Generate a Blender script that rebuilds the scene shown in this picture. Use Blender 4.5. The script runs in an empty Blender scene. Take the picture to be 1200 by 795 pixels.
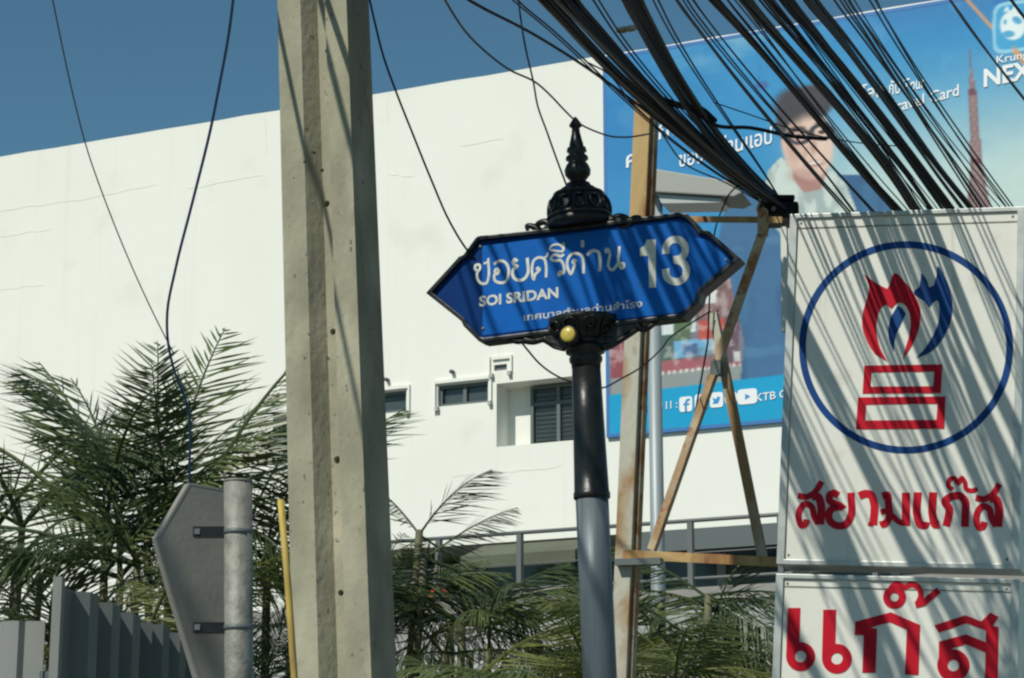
import bpy, bmesh, math, random
import numpy as np
from mathutils import Vector, Matrix
random.seed(7); rng = np.random.default_rng(3)
S = bpy.context.scene; COL = S.collection
R = math.radians
# ------------------------------------------------------------------ camera, sky, sun
F, CX, CY, PITCH = 2600.0, 600.0, 397.5, R(13.5)
CAM = Vector((0, 0, 1.6))
cd = bpy.data.cameras.new('camera'); cam = bpy.data.objects.new('camera', cd); COL.objects.link(cam)
cam.location = CAM; cam.rotation_euler = (R(90) + PITCH, 0, 0)
cd.sensor_width = 36; cd.lens = 36 * F / 1200; cd.clip_start = .1; cd.clip_end = 3000
S.camera = cam
SUN = Vector((-.46, -.54, .70)).normalized()
el = math.asin(SUN.z); az = math.atan2(SUN.x, SUN.y)
w = bpy.data.worlds.new('World'); S.world = w; w.use_nodes = True
nt = w.node_tree; bg = nt.nodes['Background']
sky = nt.nodes.new('ShaderNodeTexSky'); sky.sky_type = 'NISHITA'; sky.sun_disc = False
sky.sun_elevation = el; sky.sun_rotation = az; sky.altitude = 1500; sky.air_density = 1.3; sky.dust_density = .3; sky.ozone_density = 3
tint = nt.nodes.new('ShaderNodeMix'); tint.data_type = 'RGBA'; tint.blend_type = 'MULTIPLY'; tint.inputs[0].default_value = 1
tint.inputs[7].default_value = (1.0, 1.46, 1.40, 1)
nt.links.new(sky.outputs[0], tint.inputs[6]); nt.links.new(tint.outputs[2], bg.inputs[0])
bg.inputs[1].default_value = .05
sl = bpy.data.lights.new('sun', 'SUN'); sl.energy = 3.95; sl.angle = R(.5); sl.color = (1, .965, .86)
so = bpy.data.objects.new('sun', sl); COL.objects.link(so)
so.rotation_euler = SUN.to_track_quat('Z', 'Y').to_euler()
S.view_settings.view_transform = 'Standard'; S.view_settings.look = 'None'
S.view_settings.exposure = 0; S.view_settings.gamma = 1
S.render.engine = 'CYCLES'; S.cycles.filter_width = 2.3
# ------------------------------------------------------------------ measuring helpers
RT = Vector((1, 0, 0)); FW = Vector((0, math.cos(PITCH), math.sin(PITCH))); UP = Vector((0, -math.sin(PITCH), math.cos(PITCH)))
def ray(px, py): return FW + RT * ((px - CX) / F) + UP * ((CY - py) / F)
def at(px, py, Y):
    r = ray(px, py); return CAM + r * (Y / r.y)
def proj(P):
    d = P - CAM; k = d.dot(FW); return CX + F * d.dot(RT) / k, CY - F * d.dot(UP) / k
class Plane:                                   # an upright plane in the place; yaw = right end nearer, roll = clockwise lean
    def __init__(s, px, py, Y, yaw, roll=0):
        s.O = at(px, py, Y); c, q = math.cos(R(yaw)), math.sin(R(yaw))
        u = Vector((c, -q, 0)); v = Vector((0, 0, 1)); s.n = u.cross(v)
        k, t = math.cos(R(roll)), math.sin(R(roll)); s.u = u * k - v * t; s.v = v * k + u * t
    def ab(s, px, py):
        r = ray(px, py); t = (s.O - CAM).dot(s.n) / r.dot(s.n); d = CAM + r * t - s.O
        return (d.dot(s.u), d.dot(s.v))
    def P(s, a, b, h=0): return s.O + s.u * a + s.v * b + s.n * h
# ------------------------------------------------------------------ materials
def lin(c): return tuple(((x / 255) / 12.92 if x / 255 <= .04045 else ((x / 255 + .055) / 1.055) ** 2.4) for x in c)
def mat(name, col, rough=.6, metal=0, col2=None, scale=6, stretch=(1, 1, 1), bump=0, bscale=60, spec=.5, thr=(.35, .7), detail=6, trans=0, col3=None, scale3=2, thr3=(.55, .65), streak=None):
    m = bpy.data.materials.new(name); m.use_nodes = True; t = m.node_tree; N = t.nodes; L = t.links
    b = N['Principled BSDF']; b.inputs['Roughness'].default_value = rough; b.inputs['Metallic'].default_value = metal
    b.inputs['Specular IOR Level'].default_value = spec; b.inputs['Base Color'].default_value = (*col, 1)
    tc = N.new('ShaderNodeTexCoord'); mp = N.new('ShaderNodeMapping'); mp.inputs['Scale'].default_value = stretch
    L.new(tc.outputs['Object'], mp.inputs[0])
    def layer(prev, c, sc, th):
        nonlocal mp
        n = N.new('ShaderNodeTexNoise'); n.inputs['Scale'].default_value = sc; n.inputs['Detail'].default_value = detail; L.new(mp.outputs[0], n.inputs[0])
        r = N.new('ShaderNodeMapRange'); r.inputs[1].default_value, r.inputs[2].default_value = th; L.new(n.outputs[0], r.inputs[0])
        x = N.new('ShaderNodeMix'); x.data_type = 'RGBA'; L.new(r.outputs[0], x.inputs[0])
        if prev is None: x.inputs[6].default_value = (*col, 1)
        else: L.new(prev, x.inputs[6])
        x.inputs[7].default_value = (*c, 1); return x.outputs[2]
    o = None
    if col2: o = layer(None, col2, scale, thr)
    if col3: o = layer(o, col3, scale3, thr3)
    if streak:                                  # rain streaks and grime running down the surface: (colour, mapping scale, threshold)
        mp2 = N.new('ShaderNodeMapping'); mp2.inputs['Scale'].default_value = streak[1]; L.new(tc.outputs['Object'], mp2.inputs[0])
        keep = mp; mp = mp2; o = layer(o, streak[0], 1.0, streak[2]); mp = keep
    if o: L.new(o, b.inputs['Base Color'])
    if bump:
        n = N.new('ShaderNodeTexNoise'); n.inputs['Scale'].default_value = bscale; n.inputs['Detail'].default_value = 5; L.new(mp.outputs[0], n.inputs[0])
        q = N.new('ShaderNodeBump'); q.inputs['Strength'].default_value = bump; q.inputs['Distance'].default_value = .01
        L.new(n.outputs[0], q.inputs['Height']); L.new(q.outputs[0], b.inputs['Normal'])
    if trans:
        tr = N.new('ShaderNodeBsdfTranslucent'); mx = N.new('ShaderNodeMixShader'); mx.inputs[0].default_value = trans
        if o: L.new(o, tr.inputs[0])
        else: tr.inputs[0].default_value = (*col, 1)
        L.new(b.outputs[0], mx.inputs[1]); L.new(tr.outputs[0], mx.inputs[2]); L.new(mx.outputs[0], N['Material Output'].inputs[0])
    return m
M = dict(
 wall=mat('white_render', (.80, .80, .735), .9, col2=(.765, .765, .70), scale=.45, stretch=(1, 1, 1), bump=.25, bscale=3, thr=(.45, .75), col3=(.71, .70, .62), scale3=1.1, thr3=(.60, .80), streak=((.72, .71, .635), (5, 5, .16), (.58, .9))),
 trim=mat('white_trim', (.62, .62, .58), .8),
 hood=mat('grey_hood', (.42, .42, .40), .8),
 stain=mat('faint_crack', (.765, .762, .695), .9),
 glass=mat('dark_glass', (.035, .05, .055), .25, spec=.6, col2=(.07, .09, .09), scale=2),
 frame=mat('window_frame', (.10, .12, .12), .5),
 slatm=mat('shutter_slat', (.05, .068, .066), .5),
 conc=mat('pole_concrete', (.34, .325, .235), .92, col2=(.225, .215, .155), scale=6, bump=.4, bscale=45, stretch=(1, 1, .6), col3=(.45, .42, .31), scale3=3.5, thr3=(.52, .7), streak=((.13, .125, .095), (48, 48, 34), (.655, .70))),
 hole=mat('dark_hole', (.02, .02, .018), .9),
 iron=mat('black_iron', (.007, .008, .009), .36, col2=(.014, .016, .015), scale=30, bump=.12, bscale=45, spec=.35),
 galv=mat('grey_painted_steel', (.13, .16, .175), .5, .25, col2=(.07, .09, .105), scale=14, stretch=(1, 1, .12), bump=.25, bscale=30, streak=((.27, .29, .28), (30, 30, 1.2), (.6, .75))),
 galvr=mat('galvanised_steel', (.27, .27, .235), .6, .2, col2=(.15, .15, .13), scale=26, bump=.25, bscale=90),
 plate=mat('sign_plate_back', (.27, .265, .235), .7, 0, col2=(.19, .188, .165), scale=5, bump=.1, streak=((.27, .26, .22), (12, 12, .8), (.55, .75))),
 blue=mat('blue_sheet', (.001, .105, .42), .38, col2=(.001, .088, .36), scale=7, spec=.15, col3=(.01, .08, .26), scale3=22, thr3=(.62, .8)),
 blued=mat('old_blue_sheet', (.001, .035, .16), .6, col2=(.001, .024, .12), scale=9, spec=.08),
 white=mat('white_letter', (.62, .62, .55), .5, col2=(.46, .47, .43), scale=40),
 amber=mat('amber_reflector', (.55, .43, .08), .3, col2=(.42, .32, .05), scale=60),
 rust=mat('rusty_paint', (.44, .43, .35), .75, col2=(.30, .17, .065), scale=3.2, stretch=(1, 1, .55), bump=.35, bscale=50, thr=(.46, .56), col3=(.15, .07, .03), scale3=9, thr3=(.60, .72)),
 rustb=mat('rusted_ochre_paint', (.46, .31, .13), .75, col2=(.34, .18, .06), scale=5, stretch=(1, 1, .3), bump=.35, bscale=50, thr=(.4, .6), col3=(.18, .08, .03), scale3=9, thr3=(.52, .64)),
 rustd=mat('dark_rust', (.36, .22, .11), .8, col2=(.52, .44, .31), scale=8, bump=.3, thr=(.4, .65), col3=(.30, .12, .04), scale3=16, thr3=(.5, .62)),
 acr=mat('white_acrylic', (.68, .68, .62), .4, col2=(.62, .62, .56), scale=2.5, col3=(.52, .50, .42), scale3=6, thr3=(.6, .82), streak=((.46, .44, .35), (16, 16, .9), (.64, .84)), spec=.3),
 alu=mat('aluminium_trim', (.50, .52, .50), .4, .4, col2=(.36, .38, .36), scale=12),
 red=mat('red_print', (.50, .005, .02), .5, col2=(.40, .006, .02), scale=9, spec=.15),
 navy=mat('blue_print', (.004, .05, .20), .5, col2=(.006, .04, .15), scale=9, spec=.15),
 cable=mat('black_cable', (.006, .007, .008), .5, spec=.25),
 cable2=mat('faded_black_cable', (.017, .018, .019), .6, spec=.2), cable3=mat('blue_grey_cable', (.014, .022, .035), .5), wireg=mat('grey_wire', (.10, .10, .10), .6),
 cableb=mat('blue_black_cable', (.05, .12, .28), .45),
 leaf=mat('palm_leaf', (.085, .125, .040), .4, col2=(.15, .18, .065), scale=1.4, trans=.28, spec=.5),
 leaf2=mat('palm_leaf_dark', (.045, .075, .030), .42, col2=(.075, .11, .040), scale=1.6, trans=.22),
 leaf3=mat('palm_leaf_yellowing', (.20, .22, .055), .5, col2=(.13, .16, .045), scale=2.2, trans=.3),
 stem=mat('palm_stem', (.14, .15, .07), .7, col2=(.09, .08, .05), scale=9),
 yel=mat('yellow_paint', (.50, .36, .07), .6, col2=(.30, .21, .06), scale=22, stretch=(1, 1, .3)),
 fence=mat('grey_fence_sheet', (.16, .18, .17), .6, .1, col2=(.11, .125, .12), scale=4, stretch=(1, 1, .3), streak=((.22, .20, .15), (9, 9, .6), (.6, .8))),
 fencel=mat('pale_fence_sheet', (.25, .26, .24), .6, .1, col2=(.18, .19, .175), scale=4, stretch=(1, 1, .3), streak=((.30, .26, .18), (9, 9, .6), (.6, .8))),
 lamp=mat('lamp_housing', (.33, .34, .31), .6), lampp=mat('lamp_pole_paint', (.33, .37, .38), .5, .2, col2=(.27, .31, .32), scale=5, stretch=(1, 1, .2)),
 lens=mat('lamp_lens', (.45, .47, .45), .3),
 olive=mat('olive_awning', (.10, .115, .075), .8, col2=(.08, .09, .06), scale=2), dark=mat('dark_recess', (.05, .06, .062), .8, col2=(.03, .036, .04), scale=1),
 gwall=mat('grey_render', (.44, .45, .43), .9, col2=(.36, .37, .35), scale=1.2, bump=.3, bscale=8),
 rail=mat('grey_rail', (.12, .13, .13), .5), cone=mat('orange_plastic', (.55, .06, .02), .5), conew=mat('reflective_white', (.6, .6, .58), .5),
 asph=mat('asphalt', (.05, .05, .052), .9, col2=(.07, .07, .07), scale=30, bump=.4), pave=mat('pavement_concrete', (.30, .29, .27), .9, col2=(.24, .23, .21), scale=3, bump=.3),
 line=mat('road_paint', (.7, .7, .66), .7), soil=mat('soil', (.09, .07, .045), .95, col2=(.05, .06, .03), scale=5, bump=.5),
)
# ------------------------------------------------------------------ mesh helpers
class MB:
    def __init__(s): s.v = []; s.f = []; s.sm = []
    def add(s, vs, fs, smooth=False):
        k = len(s.v); s.v += [Vector(x) for x in vs]; s.f += [tuple(i + k for i in f) for f in fs]; s.sm += [smooth] * len(fs); return s
    def box(s, O, u, v, n, a0, a1, b0, b1, h0, h1):
        P = [O + u * a + v * b + n * h for h in (h0, h1) for b in (b0, b1) for a in (a0, a1)]
        return s.add(P, [(0, 1, 3, 2), (4, 6, 7, 5), (0, 4, 5, 1), (2, 3, 7, 6), (0, 2, 6, 4), (1, 5, 7, 3)])
    def pbox(s, pl, a0, a1, b0, b1, h0, h1): return s.box(pl.O, pl.u, pl.v, pl.n, a0, a1, b0, b1, h0, h1)
    def prism(s, pl, pts, h0, h1, bev=0):
        n = len(pts)
        return s.add([pl.P(a, b, h0) for a, b in pts] + [pl.P(a, b, h1) for a, b in pts],
                     [tuple(range(n))[::-1], tuple(range(n, 2 * n))] + [(i, (i + 1) % n, n + (i + 1) % n, n + i) for i in range(n)])
    def ring(s, pl, outer, inner, h0, h1):
        n = len(outer); V = [pl.P(*p, h) for h in (h0, h1) for L in (outer, inner) for p in L]; fs = []
        for i in range(n):
            j = (i + 1) % n
            fs += [(2*n+i, 2*n+j, 3*n+j, 3*n+i), (i, n+i, n+j, j), (i, j, 2*n+j, 2*n+i), (n+i, 3*n+i, 3*n+j, n+j)]
        return s.add(V, fs)
    def stroke(s, pl, pts, w, h0, h1):
        P = [Vector(p) for p in pts]; n = len(P); L = []; Rr = []
        ws = w if isinstance(w, (list, tuple)) else [w] * n
        for i in range(n):
            d0 = (P[i] - P[i-1]).normalized() if i else None; d1 = (P[i+1] - P[i]).normalized() if i < n-1 else None
            a = d0 or d1; b = d1 or d0; t = (a + b)
            t = t.normalized() if t.length > 1e-6 else a; nn = Vector((-t.y, t.x)); k = min(1.6, 1 / max(.3, abs(nn.dot(Vector((-a.y, a.x))))))
            L.append(P[i] + nn * ws[i] * .5 * k); Rr.append(P[i] - nn * ws[i] * .5 * k)
        V = [pl.P(p.x, p.y, h) for h in (h0, h1) for q in (L, Rr) for p in q]; fs = [(2*n, 3*n, n, 0), (n-1, 2*n-1, 4*n-1, 3*n-1)]
        for i in range(n-1):
            fs += [(2*n+i, 2*n+i+1, 3*n+i+1, 3*n+i), (i, n+i, n+i+1, i+1), (i, i+1, 2*n+i+1, 2*n+i), (n+i, 3*n+i, 3*n+i+1, n+i+1)]
        return s.add(V, fs)
    def tube(s, pts, r, k=8, caps=True):
        pts = [Vector(p) for p in pts]; n = len(pts); rs = r if isinstance(r, (list, tuple)) else [r] * n
        t0 = (pts[1] - pts[0]).normalized(); x = t0.orthogonal().normalized(); V = []
        for i, p in enumerate(pts):
            t = (pts[min(i+1, n-1)] - pts[max(i-1, 0)]).normalized(); x = (x - t * x.dot(t)).normalized(); y = t.cross(x)
            V += [p + (x * math.cos(2*math.pi*j/k) + y * math.sin(2*math.pi*j/k)) * rs[i] for j in range(k)]
        fs = [(i*k+j, i*k+(j+1) % k, (i+1)*k+(j+1) % k, (i+1)*k+j) for i in range(n-1) for j in range(k)]
        if caps: fs += [tuple(range(k))[::-1], tuple(range((n-1)*k, n*k))]
        return s.add(V, fs, True)
    def lathe(s, O, ax, prof, k=28):           # prof: (distance along axis, radius)
        ax = ax.normalized(); x = ax.orthogonal().normalized(); y = ax.cross(x); V = []
        for d, r in prof: V += [O + ax * d + (x * math.cos(2*math.pi*j/k) + y * math.sin(2*math.pi*j/k)) * r for j in range(k)]
        n = len(prof)
        return s.add(V, [(i*k+j, i*k+(j+1) % k, (i+1)*k+(j+1) % k, (i+1)*k+j) for i in range(n-1) for j in range(k)] + [tuple(range(k))[::-1], tuple(range((n-1)*k, n*k))], True)
    def build(s, name, m, parent=None, bevel=0, loc=None):
        base = Vector(loc) if loc is not None else Vector((0, 0, 0))
        if parent is not None and loc is None:
            q = parent
            while q is not None: base = base + q.location; q = q.parent
        me = bpy.data.meshes.new(name); me.from_pydata([v - base for v in s.v], [], s.f)
        me.polygons.foreach_set('use_smooth', s.sm)
        bm = bmesh.new(); bm.from_mesh(me); bmesh.ops.recalc_face_normals(bm, faces=bm.faces)
        if bevel:
            bmesh.ops.bevel(bm, geom=[e for e in bm.edges if e.is_manifold and e.calc_face_angle(0) > .6], offset=bevel, segments=2, affect='EDGES', profile=.6)
        bm.to_mesh(me); bm.free()
        me.materials.append(m); o = bpy.data.objects.new(name, me); COL.objects.link(o)
        if loc is not None: o.location = base
        if parent is not None: o.parent = parent
        if any(s.sm): 
            me.shade_smooth() if False else None
        return o
def tag(o, label=None, cat=None, group=None, kind=None):
    if label: o['label'] = label
    if cat: o['category'] = cat
    if group: o['group'] = group
    if kind: o['kind'] = kind
    return o
def thing(name, loc, label, cat, group=None):
    o = bpy.data.objects.new(name, None); COL.objects.link(o); o.location = loc; o.empty_display_size = .2; return tag(o, label, cat, group)
def smooth_path(P, n=6):                       # cubic through the points, spaced by their distances so it never kinks
    P = [Vector(p) for p in P]; m = len(P); t = [0.0]
    for i in range(1, m): t.append(t[-1] + max(1e-6, (P[i]-P[i-1]).length))
    T = []
    for i in range(m):
        if i == 0: T.append((P[1]-P[0])/(t[1]-t[0]))
        elif i == m-1: T.append((P[-1]-P[-2])/(t[-1]-t[-2]))
        else:
            h0, h1 = t[i]-t[i-1], t[i+1]-t[i]; T.append(((P[i]-P[i-1])/h0*h1 + (P[i+1]-P[i])/h1*h0)/(h0+h1))
    out = []
    for i in range(m-1):
        h = t[i+1]-t[i]
        for k in range(n):
            u = k/n; out.append(P[i]*(2*u**3-3*u*u+1) + T[i]*h*(u**3-2*u*u+u) + P[i+1]*(3*u*u-2*u**3) + T[i+1]*h*(u**3-u*u))
    return out + [P[-1]]
def font_mesh(txt, bold=0.0):
    c = bpy.data.curves.new('t', 'FONT'); c.body = txt; c.offset = bold; c.resolution_u = 3; c.fill_mode = 'FRONT'
    o = bpy.data.objects.new('t', c); COL.objects.link(o); bpy.context.view_layer.update()
    me = bpy.data.meshes.new_from_object(o.evaluated_get(bpy.context.evaluated_depsgraph_get()))
    V = [v.co.copy() for v in me.vertices]; Fs = [tuple(p.vertices) for p in me.polygons]
    bpy.data.objects.remove(o); bpy.data.curves.remove(c); return V, Fs
def text(pl, txt, p0, p1, hpx, h, bold=0.0, parent=None, m=None, name='lettering'):
    # one line of lettering set between two points of the sign face; hpx = letter height above p0
    V, Fs = font_mesh(txt, bold); 
    if not V: return None
    a0 = Vector(pl.ab(*p0)); a1 = Vector(pl.ab(*p1)); up = Vector(pl.ab(p0[0], p0[1] - hpx)) - a0
    x0 = min(v.x for v in V); x1 = max(v.x for v in V); y1 = .70
    d = (a1 - a0); b = MB(); pts = []
    for v in V:
        q = a0 + d * ((v.x - x0) / (x1 - x0)) + up * (v.y / y1); pts.append(pl.P(q.x, q.y, h))
    b.add(pts, Fs); return b.build(name, m or M['white'], parent)
GZ = 0.0
# ------------------------------------------------------------------ ground
def sheet(name, x0, x1, y0, y1, z, m):
    b = MB(); b.add([(x0, y0, z), (x1, y0, z), (x1, y1, z), (x0, y1, z)], [(0, 1, 2, 3)]); return tag(b.build(name, m), kind='structure')
sheet('ground', -600, 600, -200, 1200, 0, M['soil'])
# street runs along the cables, direction c
sd = Vector((.38, .925, 0)).normalized(); sn = Vector((sd.y, -sd.x, 0))
def strip(name, o0, o1, z0, z1, m, l0=-60, l1=20):
    b = MB(); b.box(Vector((0, 0, 0)), sn, sd, Vector((0, 0, 1)), o0, o1, l0, l1, z0, z1); return tag(b.build(name, m), kind='structure')
strip('road', -12, -3.2, -.05, .004, M['asph']); strip('kerb', -3.2, -3.02, -.05, .14, M['gwall']); strip('pavement', -3.02, 4.6, -.05, .12, M['pave'])
strip('road_marking', -7.7, -7.58, .004, .008, M['line'])
# ------------------------------------------------------------------ white building
W = Plane(711, 76, 30, 25.5)
def wab(px, py): return W.ab(px, py)
bl = thing('white_building', (W.O.x, W.O.y, 0), 'long windowed white building wall with flat roofline filling the background', 'building')
zr = wab(711, 68)[1]; zb = -W.O.z; aL, aR = -34.0, 12.0
# openings in the wall: (px rect) -> plane rect
def rect(x0, y0, x1, y1):
    a0, b1 = wab(x0, y0); a1, _ = wab(x1, y1); b0 = wab(x0, y1)[1]; return a0, a1, b0, b1
OP = {'w1': rect(437, 461, 476, 486), 'w2': rect(513, 452, 572, 477), 'w3': rect(582, 450, 690, 524), 'w4': rect(320, 484, 372, 545), 'v': rect(579, 428, 594, 435)}
wz = wab(455, 645)[1]; sf = (wab(440, 640)[0], aR - 1.0, zb, wz); OP['s'] = sf
xs = sorted({aL, aR} | {q for r in OP.values() for q in r[:2]}); zs = sorted({zb, zr} | {q for r in OP.values() for q in r[2:]})
b = MB()
def inside(a, c): return any(r[0] < a < r[1] and r[2] < c < r[3] for r in OP.values())
for i in range(len(xs)-1):
    for j in range(len(zs)-1):
        a, c = (xs[i]+xs[i+1])/2, (zs[j]+zs[j+1])/2
        if not inside(a, c): b.add([W.P(xs[i], zs[j]), W.P(xs[i+1], zs[j]), W.P(xs[i+1], zs[j+1]), W.P(xs[i], zs[j+1])], [(0, 1, 2, 3)])
DEP = {'w1': .12, 'w2': .12, 'w3': .40, 'w4': .40, 'v': .1, 's': 3.0}
for k, r in OP.items():
    d = -DEP[k]; q = [(r[0], r[2]), (r[1], r[2]), (r[1], r[3]), (r[0], r[3])]
    for i in range(4):
        if k == 's' and i == 0: continue
        p, t = q[i], q[(i+1) % 4]; b.add([W.P(*p), W.P(*t), W.P(*t, d), W.P(*p, d)], [(0, 1, 2, 3)])
    if k not in 'wswv' or k in ('w3', 'w4'): b.add([W.P(*p, d) for p in q], [(0, 1, 2, 3)])
# roof, sides, back
c4 = [W.P(aL, zb), W.P(aR, zb), W.P(aR, zb, -22), W.P(aL, zb, -22)]; t4 = [W.P(aL, zr), W.P(aR, zr), W.P(aR, zr, -22), W.P(aL, zr, -22)]
b.add(t4, [(0, 1, 2, 3)]); 
for i in (1, 2, 3): b.add([c4[i], c4[(i+1) % 4], t4[(i+1) % 4], t4[i]], [(0, 1, 2, 3)])
b.build('wall', M['wall'], bl)
# parapet cap, slightly uneven
b = MB(); xs_ = np.linspace(aL, aR, 90); zz = zr + .003 + rng.uniform(0, .05, 90).cumsum() * 0 + rng.uniform(0.03, .045, 90)
for i in range(89): b.add([W.P(xs_[i], zr+.0005, .0), W.P(xs_[i+1], zr+.0005, .0), W.P(xs_[i+1], zz[i+1], .0), W.P(xs_[i], zz[i], .0), W.P(xs_[i], zr+.0005, -.25), W.P(xs_[i+1], zr+.0005, -.25), W.P(xs_[i+1], zz[i+1], -.25), W.P(xs_[i], zz[i], -.25)], [(0,1,2,3),(3,2,6,7),(4,7,6,5),(0,4,5,1)])
b.build('parapet_cap', M['wall'], bl)
def crack(pts, wd=.008):
    q = [wab(*p) for p in pts]; n = []
    for i in range(len(q)-1):
        for k in range(6):
            t = k / 6; n.append((q[i][0]*(1-t)+q[i+1][0]*t, q[i][1]*(1-t)+q[i+1][1]*t + random.uniform(-.02, .02)))
    b = MB(); b.stroke(W, n, [wd * random.uniform(.3, 1) for _ in n], 0, .004); return b
b = MB()
for pts in ([(0, 247), (100, 233), (200, 212)], [(0, 277), (70, 268)], [(540, 172), (600, 160)], [(455, 205), (490, 208)], [(220, 222), (325, 202)], [(530, 560), (600, 552), (670, 545)], [(311, 138), (313, 190)], [(453, 120), (454, 150)], [(0, 340), (60, 332)]):
    c = crack(pts); b.add(c.v, c.f)
tag(b.build('crack', M['stain'], bl), kind='stuff')
def window(r, d, mull=(), trans=None, slats=0, hood=None):
    a0, a1, b0, b1 = r; t = .045
    f = MB(); f.ring(W, [(a0, b0), (a1, b0), (a1, b1), (a0, b1)], [(a0+t, b0+t), (a1-t, b0+t), (a1-t, b1-t), (a0+t, b1-t)], -d, -d+.06)
    wo = f.build('window', M['frame'], bl)
    ed = [a0+t] + [a0+(a1-a0)*m for m in mull] + [a1-t]
    rows = [(b0+t, b1-t)] if trans is None else [(b0+t, b0+(b1-b0)*trans), (b0+(b1-b0)*trans, b1-t)]
    for m in mull:
        x = a0+(a1-a0)*m; q = MB(); q.pbox(W, x-t*.6, x+t*.6, b0+t, b1-t, -d+.004, -d+.055); q.build('mullion', M['frame'], wo)
    if trans:
        z = b0+(b1-b0)*trans; q = MB(); q.pbox(W, a0+t, a1-t, z-t*.6, z+t*.6, -d+.006, -d+.05); q.build('transom', M['frame'], wo)
    for i in range(len(ed)-1):
        for (z0, z1) in rows:
            q = MB(); q.pbox(W, ed[i], ed[i+1], z0, z1, -d-.02, -d+.003); q.build('pane', M['glass'], wo)
            if slats:
                n = max(3, int((z1-z0)/.06))
                for k in range(n):
                    zc = z0+(z1-z0)*(k+.5)/n; s_ = MB(); s_.box(W.P((ed[i]+ed[i+1])/2, zc, -d+.02), W.u, (W.v*.86+W.n*.5), W.n, -(ed[i+1]-ed[i])/2+.03, (ed[i+1]-ed[i])/2-.03, -.016, .016, -.002, .002); s_.build('slat', M['slatm'], wo)
    return wo
window(OP['w1'], .12); window(OP['w2'], .12, (.5,)); window(OP['v'], .10)
r3 = OP['w3']; aw = wab(611, 480)[0]; 
window((aw, r3[1], wab(611, 520)[1], r3[3]-.02), .36, (.42,), .70, 1)
r4 = OP['w4']; window((wab(332, 500)[0], r4[1], wab(332, 541)[1], r4[3]-.25), .36, (.5,))
# raised surround strips round the small windows
def surround(r, g=.07, dots=True, left=True):
    a0, a1, b0, b1 = r; t = .018
    for (q0, q1, z0, z1) in ((a1+g*.5, a1+g*.5+t*1.6, b0-.04, b1+g), (a0-.02, a1+g*.5, b1+g-.05, b1+g)) + (((a0-g*.6, a0-g*.6+t, b0-.10, b1+g),) if left else ()):
        q = MB(); q.pbox(W, q0, q1, z0, z1, .002, .035); q.build('window_surround', M['wall'], bl)
    if dots:
        q = MB(); q.lathe(W.P(a0+.25, b1+g+.10, 0), W.n, [(0, .03), (.08, .03)], 8); q.build('vent_cap', M['frame'], bl)
surround(OP['w1'], left=False); surround(OP['w2']); surround(OP['v'], .12, False)
for px, py in ((513, 480), (575, 473), (598, 438), (577, 441), (478, 484)):
    a, c = wab(px, py); q = MB(); q.pbox(W, a-.025, a+.025, c-.03, c+.03, .002, .06); q.build('drip_outlet', M['hood'], bl)
# ground floor under the white wall: dark glazing, columns, olive awning
a0, a1, b0, b1 = sf
q = MB(); q.pbox(W, a0, a1, b0, b1, -3.1, -3.0); q.build('back_wall', M['dark'], bl)
for i in range(12):
    x = a0 + (a1-a0)*i/12; q = MB(); q.pbox(W, x+.06, x+(a1-a0)/12-.06, b0+1.0, b1-.1, -1.05, -1.0); s_ = q.build('shop_pane', M['glass'], bl)
    q = MB(); q.pbox(W, x-.06, x+.06, b0, b1-.02, -1.1, -.95); q.build('column', M['gwall'], bl)
q = MB(); ax, az_ = wab(568, 640); ex, ez = wab(700, 655); q.add([W.P(ax, az_, .02), W.P(ex, az_, .02), W.P(ex, az_-.25, .75), W.P(ax, az_-.25, .75), W.P(ax, az_-.04, .02), W.P(ex, az_-.04, .02), W.P(ex, az_-.42, .75), W.P(ax, az_-.42, .75)], [(0,1,2,3),(4,7,6,5),(3,2,6,7),(0,3,7,4),(1,5,6,2)]); q.build('awning', M['olive'], bl)
q = MB(); ax, az_ = wab(765, 628); ex, ez = wab(930, 640); q.pbox(W, ax, ex, az_-.30, az_-.02, .01, .5); q.build('fascia', M['frame'], bl)
# ------------------------------------------------------------------ advertising banner on the wall
BO = .05
a0 = wab(713, 200)[0]; btop = wab(847, 49)[1]; bbot = wab(720, 509)[1]; a1 = a0 + 12.2
BP = Plane(711, 76, 30, 25.5); BP.O = W.O + W.n * BO
bb = thing('billboard', W.P(a0, bbot, BO), 'huge bank advertising banner with a man, a tower and white lettering on the white wall', 'billboard')
NX, NZ = 640, 540
AA, ZZ = np.meshgrid(np.linspace(a0, a1, NX), np.linspace(bbot, btop, NZ))
O = np.array(BP.O); P3 = O + AA[..., None]*np.array(BP.u) + ZZ[..., None]*np.array(BP.v)
D = P3 - np.array(CAM); K = D @ np.array(FW); X = CX + F*(D @ np.array(RT))/K; Y = CY - F*(D @ np.array(UP))/K   # the artwork is laid out in its own photographed proportions
def sst(e0, e1, x): t = np.clip((x-e0)/(e1-e0), 0, 1); return t*t*(3-2*t)
def fbm(x, y, s, seed=0):
    r = np.random.default_rng(seed); out = 0; amp = 1
    for o in range(4):
        g = r.random((64, 64)); xx = x/s*2**o % 63; yy = y/s*2**o % 63; i = xx.astype(int); j = yy.astype(int); u = xx-i; v = yy-j; u = u*u*(3-2*u); v = v*v*(3-2*v)
        out = out + amp*((g[i, j]*(1-u)+g[i+1, j]*u)*(1-v)+(g[i, j+1]*(1-u)+g[i+1, j+1]*u)*v); amp *= .5
    return out/1.875
img = np.zeros(X.shape+(3,)); 
def put(mask, c): 
    global img; img = img*(1-mask[..., None]) + np.array(c, float)*mask[..., None]
img[:] = (48, 136, 194)
put(sst(900, 712, X)*.55, (34, 112, 178))
yl = Y + (X-1100)*.17
put(sst(30, 235, yl)*sst(880, 1010, X), (196, 214, 208)); put(sst(900, 1080, X)*sst(60, -30, yl), (52, 110, 172))
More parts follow.
